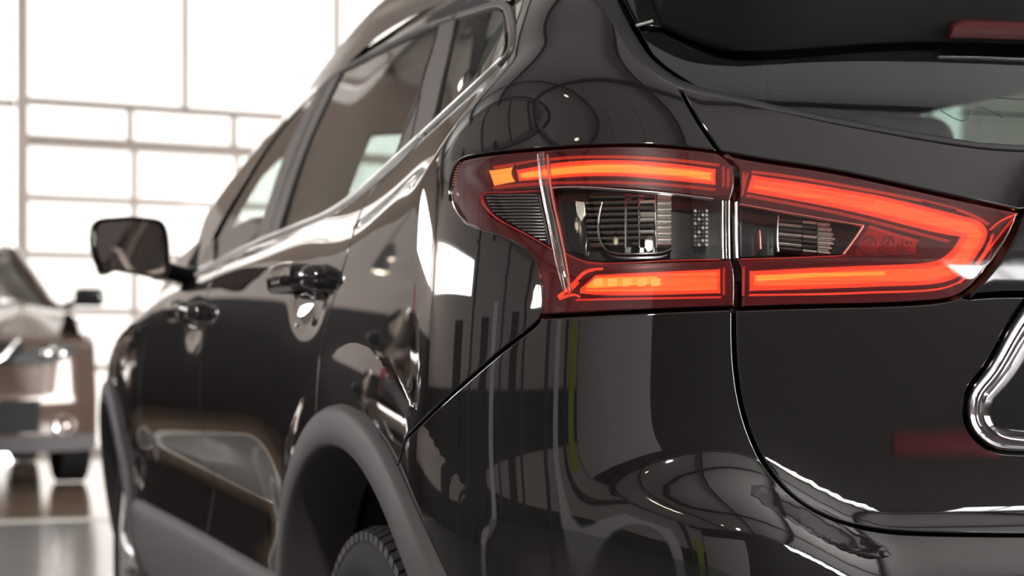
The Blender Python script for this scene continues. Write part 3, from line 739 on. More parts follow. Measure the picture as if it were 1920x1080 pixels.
# --- wheel arch cladding, liners, wheels
def cladding(yc, a0, a1, nm):
    a = np.radians(np.linspace(a0, a1, 90)); secs = [(.482, .006), (.480, -.006), (.477, -.0105), (.470, -.013), (.445, -.014), (.430, -.013), (.425, -.009), (.4235, .0), (.4235, .06), (.4235, .10)]
    V = []
    for r, o_ in secs:
        Y = yc + r * np.cos(a); z = WC[1] + r * np.sin(a); p = xsurf(Y, np.maximum(z, .30)); p[:, 2] = z; p[:, 0] += o_
        V.append(p)
    V = np.concatenate(V); n = len(a)
    b = MB(); b.add(V, [(i * n + j, i * n + j + 1, (i + 1) * n + j + 1, (i + 1) * n + j) for i in range(len(secs) - 1) for j in range(n - 1)])
    o = b.build(nm, M['clad'], car, angle=60); MIRROR.append(o)
    b = MB(); b.lathe([(-.80, .423), (-.62, .423), (-.45, .423), (-.45, .01)], (0, yc, WC[1]), 0, 60, math.radians(-20), math.radians(200)); o = b.build('wheel_arch_liner', M['liner'], car); MIRROR.append(o)
cladding(WC[0], -12, 192, 'wheel_arch_cladding'); cladding(FC, -12, 192, 'wheel_arch_cladding')
# sill cladding strip
sy = np.linspace(WC[0] + .47, FC - .47, 50); V = []
for z, o_ in [(.545, .0), (.54, -.006), (.52, -.009), (.44, -.010), (.36, -.004), (.30, .02), (.27, .08)]:
    p = xsurf(sy, np.full(50, z)); p[:, 0] += o_; V.append(p)
b = MB(); b.add(np.concatenate(V), [(i * 50 + j, i * 50 + j + 1, (i + 1) * 50 + j + 1, (i + 1) * 50 + j) for i in range(6) for j in range(49)])
o = b.build('sill_cladding', M['clad'], car); MIRROR.append(o)
def wheel(yc, nm, tread=True):
    # built at the origin, outer face to -X
    w = empty(nm, (-.772, yc, .3355), parent=car)
    b = MB(); b.lathe([(.09, .215), (.10, .25), (.105, .30), (.09, .328), (-.088, .328), (-.094, .322), (-.104, .305), (-.110, .275), (-.108, .262), (-.111, .258), (-.106, .243), (-.098, .232), (-.094, .2305), (-.088, .215)], (0, 0, 0), 0, 96)
    b.build('tyre', M['rubber'], w, angle=30)
    if tread:
        b = MB(); n = 76
        for k in range(n):
            for (x0, x1, r0, r1, ph) in ((-.0995, -.062, .3265, .3365, 0), (-.055, -.022, .3265, .338, .3), (-.016, .016, .3265, .3385, .6), (.022, .055, .3265, .338, .3), (.062, .095, .3265, .336, 0)):
                a0 = 2 * math.pi * (k + ph) / n; a1 = a0 + 2 * math.pi / n * .74; sk = .018 * (1 if x0 > 0 else -1)
                V = []
                for xx, rr0, rr1, da in ((x0, r0 - (.010 if x0 < -.09 else 0), r1 - (.0075 if x0 < -.09 else 0), 0), ((x0 + x1) / 2, r0, r1, sk * .6), (x1, r0, r1, sk)):
                    for an in (a0 + da, a1 + da):
                        for r in (rr0, rr1): V.append((xx, r * math.cos(an), r * math.sin(an)))
                b.add(V, [(0, 1, 3, 2), (4, 5, 1, 0), (2, 3, 7, 6), (1, 5, 7, 3), (8, 9, 5, 4), (6, 7, 11, 10), (5, 9, 11, 7), (10, 11, 9, 8)])
        b.build('tread_blocks', M['tread'], w, smooth=False, kind='stuff')
    b = MB(); b.lathe([(.09, .222), (-.086, .222), (-.094, .229), (-.097, .224), (-.092, .214), (-.070, .205), (.05, .195), (.05, .05)], (0, 0, 0), 0, 72); b.build('wheel_rim', M['alloy'], w)
    b = MB()
    for k in range(5):
        for s_ in (-.16, .16):
            a = 2 * math.pi * k / 5 + s_; a2 = 2 * math.pi * k / 5 + s_ * 1.5
            b.tube([(-.062, .05 * math.cos(a), .05 * math.sin(a)), (-.078, .12 * math.cos(a), .12 * math.sin(a)), (-.080, .21 * math.cos(a2), .21 * math.sin(a2))], [.02, .016, .015], 8)
    b.build('spokes', M['alloy'], w)
    b = MB(); b.lathe([(-.082, 0), (-.082, .025), (-.07, .045), (-.03, .06)], (0, 0, 0), 0, 32); b.build('hub_cap', M['alloy'], w)
    b = MB(); b.lathe([(.0, .04), (-.01, .15), (.02, .15)], (0, 0, 0), 0, 40); b.build('brake_disc', mat('brake_steel', (.25, .24, .23), .35, 1.), w)
    return w
w1 = wheel(WC[0], 'rear_wheel'); w2 = wheel(FC, 'front_wheel')
for w_ in (w1, w2):
    c = w_.copy(); COL.objects.link(c); c.location = (-w_.location[0], *w_.location[1:]); c.scale = (-1, 1, 1)
    for ch in list(w_.children):
        d_ = ch.copy(); COL.objects.link(d_); d_.parent = c

# --- dark inner body so the seams read black
us = np.arange(-.25 * math.pi - .32, 3.5, .05); vs = np.arange(.34, 1.13, .04)
gu, gv = np.meshgrid(us, vs, indexing='ij'); Pc = side_surf(np.stack([gu.ravel(), gv.ravel()], -1), .045)
ok = np.ones(len(Pc), bool)
for yc in (WC[0], FC): ok &= np.hypot(Pc[:, 1] - yc, Pc[:, 2] - WC[1]) > .47
ok &= Pc[:, 2] < np.where(Pc[:, 1] > .62, belt(Pc[:, 1]) - .09, 1.15)
nv = len(vs); Fc = [(i * nv + j, (i + 1) * nv + j, (i + 1) * nv + j + 1, i * nv + j + 1) for i in range(len(us) - 1) for j in range(nv - 1)]
Fc = [f for f in Fc if all(ok[list(f)])]
o = mesh('inner_body_shell', Pc, Fc, M['gap'], car); MIRROR.append(o)
# --- door handles with their bowls
def handle(cy, cz, s=1.):
    t = np.linspace(0, 1, 17); Y = cy - .095 + .19 * t; z = cz + .012 * t * 0 + .004 * np.sin(np.pi * t)
    p = xsurf(Y, np.full(17, cz)); base = p[:, 0] + .014
    out = .050 * np.clip(np.sin(np.pi * np.clip(t * .94 + .03, 0, 1)) * 2.2, 0, 1) ** .8
    b = MB(); n = 12
    for i in range(17):
        hz = .023 - .005 * abs(2 * t[i] - 1) ** 3; hx = .010
        for j in range(n):
            a = 2 * math.pi * j / n; b.V.append((base[i] - out[i] + hx * math.cos(a), Y[i], z[i] + hz * math.copysign(abs(math.sin(a)) ** .8, math.sin(a))))
    b.F += [(i * n + j, i * n + (j + 1) % n, (i + 1) * n + (j + 1) % n, (i + 1) * n + j) for i in range(16) for j in range(n)] + [tuple(range(n)), tuple(range(16 * n, 17 * n))]
    # key cap behind the grip
    o = b.build('door_handle', M['paint'], car); MIRROR.append(o)
    b = MB(); q = xsurf([cy - .112], [cz])[0]
    V = []; Fc = []; n = 18; m_ = 6
    for i in range(m_ + 1):
        f_ = math.pi / 2 * i / m_
        for j in range(n):
            a = 2 * math.pi * j / n; V.append((q[0] + .010 - .046 * math.sin(f_) ** .7, q[1] + .027 * math.cos(f_) ** .6 * math.cos(a), q[2] + .021 * math.cos(f_) ** .6 * math.sin(a)))
    b.add(V, [(i * n + j, i * n + (j + 1) % n, (i + 1) * n + (j + 1) % n, (i + 1) * n + j) for i in range(m_) for j in range(n)])
    o = b.build('door_handle_cap', M['paint'], car); MIRROR.append(o)
HND = [(1.02, 1.024), (2.08, .998)]
for a, c in HND: handle(a, c)
# --- door mirror
MP = [(172, 440), (174, 422), (184, 411), (215, 407), (245, 405), (280, 408), (303, 413), (313, 426), (318, 450), (320, 485), (318, 515), (310, 523), (280, 518), (240, 511), (216, 508), (204, 514), (190, 514), (186, 503), (177, 480)]
yM = 2.40
mp = crv(MP + [MP[0]], 9)[:-1]; d_ = ray(mp[:, 0], mp[:, 1]); tt = (yM - CAM[1]) / d_[:, 1]; mp3 = CAM + d_ * tt[:, None]
cM = mp3.mean(0); n = len(mp3); V = []
for k, (s_, dy) in enumerate([(.86, .018), (.93, .004), (.985, 0), (1., .008), (1., .05), (.95, .10), (.80, .15), (.52, .185), (.2, .20)]):
    q = cM + (mp3 - cM) * s_; q[:, 1] = yM + dy; V.append(q)
b = MB(); b.add(np.concatenate(V), [(i * n + j, i * n + (j + 1) % n, (i + 1) * n + (j + 1) % n, (i + 1) * n + j) for i in range(8) for j in range(n)] + [tuple(range(8 * n, 9 * n))])
mir = b.build('door_mirror', M['gloss'], car, angle=50); MIRROR.append(mir)
q = cM + (mp3 - cM) * .87; q[:, 1] = yM + .012
o = mesh('mirror_glass', q, [tuple(range(n))[::-1]], M['mglass'], car, smooth=False); MIRROR.append(o)
b = MB(); p = hit(np.array([366.]), np.array([510.]))[0]; b.tube([(cM[0] + .06, yM + .07, cM[2] - .045), (cM[0] + .12, yM + .10, cM[2] - .055), (p[0] + .05, p[1] + .02, p[2] - .015)], [.026, .022, .026], 12)
o = b.build('mirror_arm', M['gloss'], car); MIRROR.append(o)
# --- cabin
def seat(x, y, w, head=True):
    s_ = empty('seat', (x, y, 0), parent=car)
    b = MB(); b.rbox(-w / 2, w / 2, -.05, .45, .52, .68, .06, 4); b.build('seat_cushion', M['fabric'], s_)
    b = MB(); b.rbox(-w / 2, w / 2, -.14, .0, .62, 1.17, .06, 4)
    b.V = [(vx, vy - (vz - .62) * .28, vz) for vx, vy, vz in b.V]; b.build('seat_back', M['fabric'], s_)
    for k in ([0] if w < .7 else [-.42, .42]):
        b = MB(); b.rbox(k - .13, k + .13, -.30, -.19, 1.20, 1.38, .05, 4); b.build('headrest', M['fabric'], s_)
        for q_ in (-.06, .06): b = MB(); b.tube([(k + q_, -.25, 1.12), (k + q_, -.25, 1.24)], .007); b.build('headrest_post', M['chrome'], s_)
seat(-.36, 1.62, .50); seat(.36, 1.62, .50); seat(0, .92, 1.22)
b = MB(); b.rbox(-.70, .70, 2.30, 2.86, .80, 1.10, .06, 4); b.rbox(-.56, -.18, 2.30, 2.72, 1.05, 1.24, .06, 4); b.build('dashboard', M['dash'], car)
for nm, y0, y1, d_ in (('inner_pillar_trim', 1.74, 1.93, .12), ('inner_pillar_trim', .80, .92, .05), ('inner_pillar_trim', .50, .58, .08)):
    V = []; zz = np.linspace(1.06, 1.46, 9)
    for z in zz:
        for y in (y0, y1):
            p = xsurf([y], [z], .015)[0]; V += [p, (p[0] + d_, p[1] + (.03 if y == y0 else -.03), p[2])]
    b = MB(); b.add(V, [(4 * i + a, 4 * i + c_, 4 * i + 4 + c_, 4 * i + 4 + a) for i in range(8) for a, c_ in ((0, 1), (1, 3), (3, 2), (2, 0))]); o = b.build(nm, M['liner2'], car); MIRROR.append(o)
b = MB(); b.tube([(-.36 + .18 * math.cos(a), 2.15 - .08 * math.sin(a), 1.0 + .17 * math.sin(a)) for a in np.linspace(0, 2 * math.pi, 33)[:-1]], .015, 8, closed=True); b.tube([(-.54, 2.15, 1.0), (-.18, 2.15, 1.0)], .018, 8); b.tube([(-.36, 2.15, 1.0), (-.36, 2.36, .95)], .03, 8); b.build('steering_wheel', M['dash'], car)
b = MB(); b.rbox(-.12, .12, 2.42, 2.45, 1.33, 1.40, .02); b.tube([(0, 2.43, 1.40), (0, 2.46, 1.50)], .008); b.build('inner_mirror', M['dash'], car)
b = MB(); b.box(-.72, .72, .45, 2.7, .33, .50); b.build('cabin_floor', M['gap'], car)
b = MB(); b.rbox(-.62, .62, .42, .80, 1.02, 1.05, .01); b.build('parcel_shelf', M['dash'], car)
b = MB(); b.box(-.75, .75, 3.0, 4.1, .34, .9); b.box(-.74, .74, .22, 4.1, .30, .36); b.build('under_tray', M['gap'], car)
# --- tail lamps: cover lens, red filters, light guides, reflectors
def lp(par, name, runs, m, off, th, grid=.008, gap=0., bev=.0012, step=7., skin=False, label=None):
    q = px(*runs, step=step, off=off); o = panel(name, q, m, par, off=off, gap=gap, bev=bev, lip=th, grid=grid, skin=skin, label=label)
    if name == 'light_bar': panel('light_bar_tray', q, M['rhouse'], par, off=off + .003, gap=-.003, bev=.001, lip=-.006, grid=grid)
    return o
def close(*p): p = list(p) + [p[0]]; return [[p[i], p[i + 1]] for i in range(len(p) - 1)]
lo = empty('outer_tail_lamp', (-.72, .18, 1.05), parent=car); lo['label'] = 'outer tail lamp on body side, wrapping round corner'
lo.location = (0, 0, 0)
OL = [L_out[k] for k in ('top', 'cut', 'r1', 'r2', 'r3', 'bot', 'left')]
lp(lo, 'lamp_housing', OL, M['rhouse'], .040, .004, gap=.002)
lp(lo, 'cover_lens', OL, M['lens'], -.004, .036, gap=.0018, bev=.003)
# C-shaped red filter
lp(lo, 'red_filter', [L_out['top'], L_out['cut'], [(1378, 312), (1378, 345), (1371, 370)], [(1371, 370), (1337, 371), (1230, 360), (1139, 354), (1045, 352)], [(1045, 352), (980, 358), (902, 364)], [(902, 364), (906, 382), (920, 402), (945, 418), (974, 434), (1039, 470)],
    [(1039, 470), (1060, 475), (1104, 491)], [(1104, 491), (1240, 489), (1372, 485)], [(1372, 485), (1379, 512), (1379, 575)], [(1379, 575), (1162, 585), (1014, 592)], L_out['left']], M['rlens'], .004, .002, gap=.002)
o = lp(lo, 'side_reflector', close((904, 366), (1012, 359), (1036, 466), (974, 431), (918, 398)), M['chouse'], .012, .003, gap=.001)
for k in range(16):
    y = 366 + k * 6.0; xl = np.interp(y, [366, 398, 431, 466], [906, 920, 974, 1034]) + 6; xr = np.interp(y, [359, 466], [1011, 1034]) - 4
    if xr - xl > 12:
        P_ = px([(xl, y), ((xl + xr) / 2, y), (xr, y)], raw=True, off=.010, step=8); o = sweep('reflector_rib', P_, normal(P_), .0013, .0022, M['prismd'], lo, n=4)
# clear chamber
lp(lo, 'reflector_bowl', close((1046, 355), (1139, 358), (1340, 375), (1352, 382), (1354, 486), (1106, 489), (1062, 472)), M['chouse'], .034, .003)
lp(lo, 'smoked_window', close((1047, 354), (1139, 356), (1340, 373), (1371, 380), (1372, 484), (1105, 490), (1062, 474)), M['slens'], .006, .002, gap=.0004)
# curved reflector with rows of prisms
for k in range(9):
    y = 372 + k * 11.2
    for (xa, xb, mm, o1, o2) in ((1100, 1172, 'prismd', .030, .026), (1176, 1198, 'prismd', .026, .024), (1200, 1226, 'prism' if k in (1, 3, 4, 6) else 'prismd', .025, .022)):
        xs = np.linspace(xa + (8 if k in (0, 8) else 0), xb, 7); P_ = np.stack([hit(np.array([x_]), np.array([y - .02 * (x_ - 1100)]), o1 + (o2 - o1) * i / 6)[0] for i, x_ in enumerate(xs)])
        sweep('reflector_ridge', P_, normal(P_), .0030, .006, M[mm], lo, n=5)
    P_ = np.stack([hit(np.array([x_]), np.array([y - 2]), .024)[0] for x_ in np.linspace(1232, 1258, 4)])
    sweep('reflector_ridge', P_, normal(P_), .0033, .007, M['prism'], lo, n=4)
for xx in (1197, 1228):
    P_ = px([(xx, 366), (xx + 1, 420), (xx + 2, 466)], raw=True, off=.022, step=8); sweep('reflector_rib', P_, normal(P_), .0009, .002, M['prism'], lo, n=4)
P_ = px([(1130, 380), (1122, 420), (1128, 458), (1146, 474), (1200, 477), (1245, 474), (1258, 468)], raw=True, off=.022, step=8); sweep('bowl_rim', P_, normal(P_), .0016, .003, M['prismd'], lo)
# tilted bulb shade to the left of the prisms
lp(lo, 'bulb_shade', [[(1052, 372), (1072, 380), (1094, 410), (1104, 450), (1102, 484)], [(1102, 484), (1072, 474)], [(1072, 474), (1060, 430), (1052, 372)]], M['gloss'], .020, .006, gap=.001, bev=.003)
lp(lo, 'silver_flap', close((1078, 376), (1096, 378), (1098, 402), (1090, 416), (1082, 404)), M['prism'], .018, .004)
# dotted reflex patch
for i in range(4):
    for j in range(9):
        x = 1301 + i * 7.2; y = 392 + j * 8.0
        lp(lo, 'reflex_stud', close((x, y), (x + 5, y + .3), (x + 5.4, y + 5.8), (x + .4, y + 5.5)), M['prism' if (i + j) % 3 == 0 or i == 3 else 'prismd'], .022, .002, grid=.01, step=20, bev=.0005)
for x, m_ in ((1354, 'prism'), (1360, 'prismd'), (1366, 'prism')):
    P_ = px([(x, 378), (x, 430), (x + 1, 486)], raw=True, off=.007, step=9); sweep('edge_strip', P_, normal(P_), .0012, .003, M[m_], lo)
P_ = px([(1018, 290), (1024, 350), (1040, 430), (1055, 500), (1066, 548)], raw=True, off=.003, step=9); o = sweep('corner_light_prism', P_, normal(P_), .0045, .007, glass('prism_glass', (.86, .66, .64), 2.6), lo, n=8)
for dx, m_ in ((-9, 'prism'), (9, 'rprism')):
    P_ = px([(1018 + dx, 290), (1024 + dx, 350), (1040 + dx, 430), (1054 + dx, 500), (1063 + dx * .6, 545)], raw=True, off=.004, step=9); sweep('prism_edge', P_, normal(P_), .0009, .002, M[m_], lo, n=4)
# glowing bars
lp(lo, 'light_bar', [[(967, 318), (1026, 307), (1077, 301), (1162, 299), (1265, 306), (1343, 316)], [(1343, 316), (1343, 348)], [(1343, 348), (1231, 337), (1162, 332), (1094, 332), (1032, 336), (972, 341)], [(972, 341), (967, 318)]], M['glow'], .010, .012, bev=.001, skin=True, label='glowing red upper light bar')
lp(lo, 'light_bar', [[(916, 319), (963, 312)], [(963, 312), (960, 326), (968, 341)], [(968, 341), (926, 350)], [(926, 350), (916, 319)]], M['core'], .008, .010, bev=.001, skin=True, label='glowing orange end of upper light bar')
lp(lo, 'light_core', [[(978, 325), (1030, 317), (1090, 311), (1162, 309), (1262, 316), (1332, 324)], [(1332, 324), (1332, 336)], [(1332, 336), (1262, 328), (1162, 323), (1090, 323), (1030, 329), (978, 334)], [(978, 334), (978, 325)]], M['core'], .0085, .004, bev=.001)
lp(lo, 'light_bar', [[(1086, 541), (1116, 514)], [(1116, 514), (1352, 503)], [(1352, 503), (1352, 551)], [(1352, 551), (1128, 555), (1086, 551)], [(1086, 551), (1086, 541)]], M['glow'], .010, .012, bev=.001, skin=True, label='glowing red lower light bar')
lp(lo, 'light_core', close((1098, 538), (1114, 522), (1232, 518), (1232, 531), (1114, 540)), M['core'], .0085, .004, bev=.001)
for x0 in (1113, 1140, 1168, 1196, 1222):
    lp(lo, 'led_spot', close((x0, 523), (x0 + 16, 522), (x0 + 16, 534), (x0, 536)), M['hot'], .007, .002, bev=.001)
for l in ([(1046, 556), (1060, 545), (1085, 520), (1100, 508), (1130, 504)], [(1048, 560), (1075, 552), (1086, 556)], [(1064, 548), (1076, 536), (1084, 528)]):
    P_ = px(l, raw=True, off=.008, step=7); sweep('light_guide_edge', P_, normal(P_), .0012, .002, M['glow'], lo, n=4)
lp(lo, 'light_guide', [[(972, 323), (1030, 313), (1090, 307), (1162, 305), (1262, 312), (1338, 321)], [(1338, 321), (1338, 342)], [(1338, 342), (1231, 331), (1162, 327), (1094, 327), (1032, 332), (974, 337)], [(974, 337), (972, 323)]], M['mid'], .0093, .003, bev=.001, skin=True)
lp(lo, 'light_guide', [[(1096, 541), (1120, 518)], [(1120, 518), (1346, 508)], [(1346, 508), (1346, 545)], [(1346, 545), (1130, 549), (1096, 547)], [(1096, 547), (1096, 541)]], M['mid'], .0093, .003, bev=.001, skin=True)
for l, m_, o_ in (([(1034, 352), (1090, 351), (1139, 354), (1230, 361), (1337, 373)], 'prism', .005), ([(1012, 358), (940, 361), (902, 366), (908, 386), (935, 412), (974, 433), (1039, 470)], 'redge', .006),
        ([(1357, 312), (1357, 348)], 'tick', .006), ([(1366, 316), (1366, 350)], 'tick', .006), ([(1358, 502), (1358, 552)], 'tick', .006), ([(1060, 475), (1104, 492), (1240, 490), (1350, 487)], 'redge', .007),
        ([(1080, 562), (1180, 560), (1352, 557)], 'rim', .007), ([(925, 352), (980, 346), (1100, 341), (1240, 345), (1342, 355)], 'tick', .007), ([(925, 314), (1020, 299), (1110, 293), (1240, 297), (1350, 309)], 'tick', .007)):
    P_ = px(l, raw=True, off=o_, step=8); sweep('lens_edge', P_, normal(P_), .0008, .0016, M[m_], lo, n=4)
# orange tick marks at the lamp's leading corner
for k in range(9):
    y = 307 + k * 5.; x = 859 - 10 * math.sin(k / 8 * 1.5)
    lp(lo, 'corner_tick', close((x - 4, y), (x + 4, y - 1.5), (x + 4, y + .3), (x - 4, y + 1.8)), M['tick'], .003, .001, step=20, bev=.0003)
li = empty('inner_tail_lamp', (0, 0, 0), parent=car); li['label'] = 'inner tail lamp on tailgate, tapering to a point'
IL = [L_in[k] for k in ('top', 'tip', 'bot', 'l1', 'l2', 'l3', 'l4')]
lp(li, 'lamp_housing', IL, M['rhouse'], .040, .004, gap=.002)
lp(li, 'cover_lens', IL, M['lens'], -.004, .036, gap=.0018, bev=.003)
lp(li, 'red_filter', [L_in['top'], L_in['tip'], L_in['bot'], [(1388, 577), (1388, 513), (1387, 486)], [(1387, 486), (1480, 482), (1580, 479)], [(1580, 479), (1618, 423)], [(1618, 423), (1500, 404), (1384, 383)], [(1384, 383), (1386, 350), (1384, 318)], L_in['l4']], M['rlens'], .004, .002, gap=.002)
lp(li, 'reflector_bowl', close((1388, 386), (1500, 406), (1614, 426), (1578, 477), (1388, 482)), M['chouse'], .034, .003)
lp(li, 'smoked_window', close((1385, 384), (1500, 404), (1617, 424), (1580, 478), (1387, 485)), M['slens'], .006, .002, gap=.0004)
for k in range(7):
    y = 414 + k * 9.
    for xa, xb, mm in ((1458, 1500, 'prism' if k % 2 else 'prismd'), (1502, 1528, 'prismd' if k % 3 else 'prism'), (1530, 1562 - abs(k - 3) * 3, 'prism')):
        P_ = np.stack([hit(np.array([x_]), np.array([y + .1 * (x_ - 1458)]), .026)[0] for x_ in np.linspace(xa, xb, 5)])
        if P_[-1][2] > .98: sweep('reflector_ridge', P_, normal(P_), .0026, .006, M[mm], li, n=5)
P_ = px([(1459, 405), (1457, 440), (1459, 472)], raw=True, off=.020, step=8); sweep('reflector_rib', P_, normal(P_), .001, .002, M['prism'], li, n=4)
P_ = px([(1424, 432), (1426, 468)], raw=True, off=.022, step=8); sweep('reflector_rib', P_, normal(P_), .001, .002, M['rprism'], li, n=4)
P_ = px([(1618, 424), (1602, 448), (1580, 478)], raw=True, off=.003, step=8); sweep('edge_strip', P_, normal(P_), .0013, .003, M['rprism'], li)
P_ = px([(1379, 380), (1379, 430), (1381, 485)], raw=True, off=.004, step=9); sweep('edge_strip', P_, normal(P_), .0016, .003, M['prism'], li)
lp(li, 'red_reflector_plate', close((1628, 426), (1700, 448), (1718, 452), (1718, 476), (1606, 480), (1604, 468)), M['rprism'], .022, .003)
for cx_, r in ((1628, 17), (1663, 15), (1698, 13)):
    for rr, o_ in ((1., .016), (.45, .013)):
        a = np.linspace(0, 2 * math.pi, 25)[:-1]; P_ = hit(cx_ + r * rr * np.cos(a), 458 + r * rr * np.sin(a), o_); sweep('reflector_ring', P_, normal(P_), .0012, .003, M['rprism'], li, n=5, closed=True)
V_out = [[(1409, 327), (1500, 340), (1607, 358), (1673, 371), (1807, 404), (1837, 414), (1852, 432), (1846, 458), (1815, 503), (1793, 522), (1757, 533), (1673, 538), (1540, 543), (1404, 547)]]
V_in = [[(1404, 507), (1540, 500), (1673, 495), (1745, 490), (1765, 483), (1783, 468), (1800, 444)], [(1800, 444), (1773, 441), (1673, 417), (1573, 393), (1399, 361)]]
lp(li, 'light_bar', V_out + [[(1404, 547), (1404, 507)]] + V_in + [[(1399, 361), (1409, 327)]], M['glow'], .010, .012, bev=.001, skin=True, label='glowing red arrow shaped light bar')
lp(li, 'light_guide', [[(1417, 336), (1500, 348), (1607, 366), (1673, 379), (1800, 411), (1830, 421), (1843, 436), (1838, 456), (1808, 498), (1788, 514), (1752, 525), (1673, 530), (1540, 535), (1412, 538)], [(1412, 538), (1412, 515)], [(1412, 515), (1540, 509), (1673, 504), (1752, 499), (1775, 490), (1795, 472), (1814, 440)], [(1814, 440), (1776, 431), (1673, 407), (1573, 384), (1410, 354)], [(1410, 354), (1417, 336)]], M['mid'], .0093, .003, bev=.001, skin=True)
lp(li, 'light_core', close((1415, 338), (1520, 353), (1640, 376), (1640, 382), (1520, 362), (1415, 348)), emit('soft_red_core', (1., .46, .12), 2.5), .0085, .003, bev=.001)
lp(li, 'light_core', close((1418, 516), (1520, 512), (1660, 509), (1660, 515), (1520, 520), (1418, 527)), M['core'], .0085, .003, bev=.001)
for l in ([(1406, 553), (1540, 551), (1673, 547), (1757, 542), (1800, 528), (1830, 500), (1868, 450), (1900, 410)], [(1858, 430), (1880, 412), (1905, 402)], [(1862, 440), (1850, 468), (1822, 508), (1800, 530)]):
    P_ = px(l, raw=True, off=.007, step=8); sweep('light_guide_edge', P_, normal(P_), .0009, .002, M['glow'], li, n=4)
for l, m_, o_ in (([(1386, 383), (1500, 403), (1617, 423)], 'rprism', .005), ([(1387, 487), (1480, 484), (1580, 480)], 'redge', .006), ([(1395, 322), (1394, 362)], 'tick', .006), ([(1402, 324), (1392, 366)], 'tick', .006), ([(1395, 500), (1394, 553)], 'tick', .006),
        ([(1410, 321), (1500, 333), (1673, 364), (1810, 397), (1855, 420)], 'tick', .007), ([(1400, 366), (1573, 399), (1673, 424), (1780, 452)], 'tick', .007), ([(1630, 424), (1700, 446), (1722, 452)], 'tick', .012)):
    P_ = px(l, raw=True, off=o_, step=8); sweep('lens_edge', P_, normal(P_), .0008, .0016, M[m_], li, n=4)
lp(li, 'corner_glint', [[(1862, 428), (1905, 401)], [(1905, 401), (1898, 424), (1868, 476), (1838, 514)], [(1838, 514), (1858, 470), (1862, 428)]], glass('pale_pink_glint', (.75, .40, .40), 2.2), .002, .002, bev=.001)  # glint at the lamp tip shaped as a pale glassy sliver
# mirrored lamps on the other side
for g in (lo, li):
    c = g.copy(); COL.objects.link(c); c.scale = (-1, 1, 1); c['label'] = ('outer' if g is lo else 'inner') + ' tail lamp on far side of tailgate'
    for ch in list(g.children):
        if ch.name.split('.')[0] in ('lamp_housing', 'cover_lens', 'red_filter', 'reflector_bowl', 'smoked_window', 'light_bar', 'light_guide', 'light_core', 'side_reflector'):
            d_ = ch.copy(); COL.objects.link(d_); d_.parent = c
# mirrored body parts
for o in MIRROR:
    c = o.copy(); COL.objects.link(c); c.scale = (-1, 1, 1)
# ================================================================== THE SECOND CAR, FACING US
D2 = 11.4; ctr = CAM + D2 * FWD + (-92 - 960) / FPX * D2 * RGT
bc = empty('car', (ctr[0], ctr[1], 0), math.radians(3)); bc.scale = (1.10, 1.05, 1.0); tag(bc, 'bronze brown sport utility vehicle parked facing us before the glazed door', 'car')
brown = mat('bronze_metallic_paint', (.085, .055, .042), .12, .35, coat=.8)
dkg = glass('dark_tinted_glass', (.16, .15, .14), 1.6)
MP2 = lambda x, y, d=D2: ((x + 92) / FPX * d, CAM[2] + (HOR - y) / FPX * d)
def yfront(X, z):
    ax = np.abs(X); y = .10 * np.maximum(z - .62, 0) / .4 + .35 * (ax / .9) ** 3.0 + .10 * np.maximum(.45 - z, 0)
    return y + .18 * np.clip((z - .95) / .12, 0, 1) ** 2
def front(X, z, off=0): return np.stack([X, yfront(X, z) + off, z], -1)
def fgrid(x0, x1, z0, z1, nx, nz, off=0):
    gx, gz = np.meshgrid(np.linspace(x0, x1, nx), np.linspace(z0, z1, nz), indexing='ij'); V = front(gx.ravel(), gz.ravel(), off)
    return V, [(i * nz + j, (i + 1) * nz + j, (i + 1) * nz + j + 1, i * nz + j + 1) for i in range(nx - 1) for j in range(nz - 1)]
b = MB(); b.add(*fgrid(-.90, .90, .30, 1.06, 40, 20)); b.build('front_bumper', brown, bc)
# wings and flanks
sec = [(.30, .86), (.5, .90), (.75, .905), (.95, .90), (1.08, .875), (1.15, .85), (1.20, .79)]
ys = np.linspace(.45, 4.2, 40); b = MB(); k = len(sec)
for y in ys:
    f = 1 - .10 * max(0, 1.2 - y) ** 2
    for z, x in sec: b.V.append((x * f, y, z + .03 * min(1, max(0, (y - .4) / 1.2))))
Fw = [(i * k + j, (i + 1) * k + j, (i + 1) * k + j + 1, i * k + j + 1) for i in range(39) for j in range(k - 1)]
b.F = [f for f in Fw if not any(math.hypot(b.V[i][1] - 1.0, b.V[i][2] - .34) < .40 or math.hypot(b.V[i][1] - 3.6, b.V[i][2] - .34) < .40 for i in f)]
fl = b.build('body_side', brown, bc); c = fl.copy(); COL.objects.link(c); c.scale = (-1, 1, 1)
# bonnet
gx, gy = np.meshgrid(np.linspace(-.84, .84, 33), np.linspace(0, 1, 18), indexing='ij')
Y = gy * 1.15 + yfront(gx, 1.0) * (1 - gy) + .0; Y = (yfront(gx, 1.05) + .0) * (1 - gy) + 1.25 * gy
Z = 1.05 + .24 * np.sin(gy * 1.45) - .05 * (gx / .84) ** 4 + .028 * np.exp(-((np.abs(gx) - .55) / .12) ** 2) * np.clip(gy * 2, 0, 1)
b = MB(); b.add(np.stack([gx.ravel(), Y.ravel(), Z.ravel()], -1), [(i * 18 + j, (i + 1) * 18 + j, (i + 1) * 18 + j + 1, i * 18 + j + 1) for i in range(32) for j in range(17)]); b.build('bonnet', brown, bc)
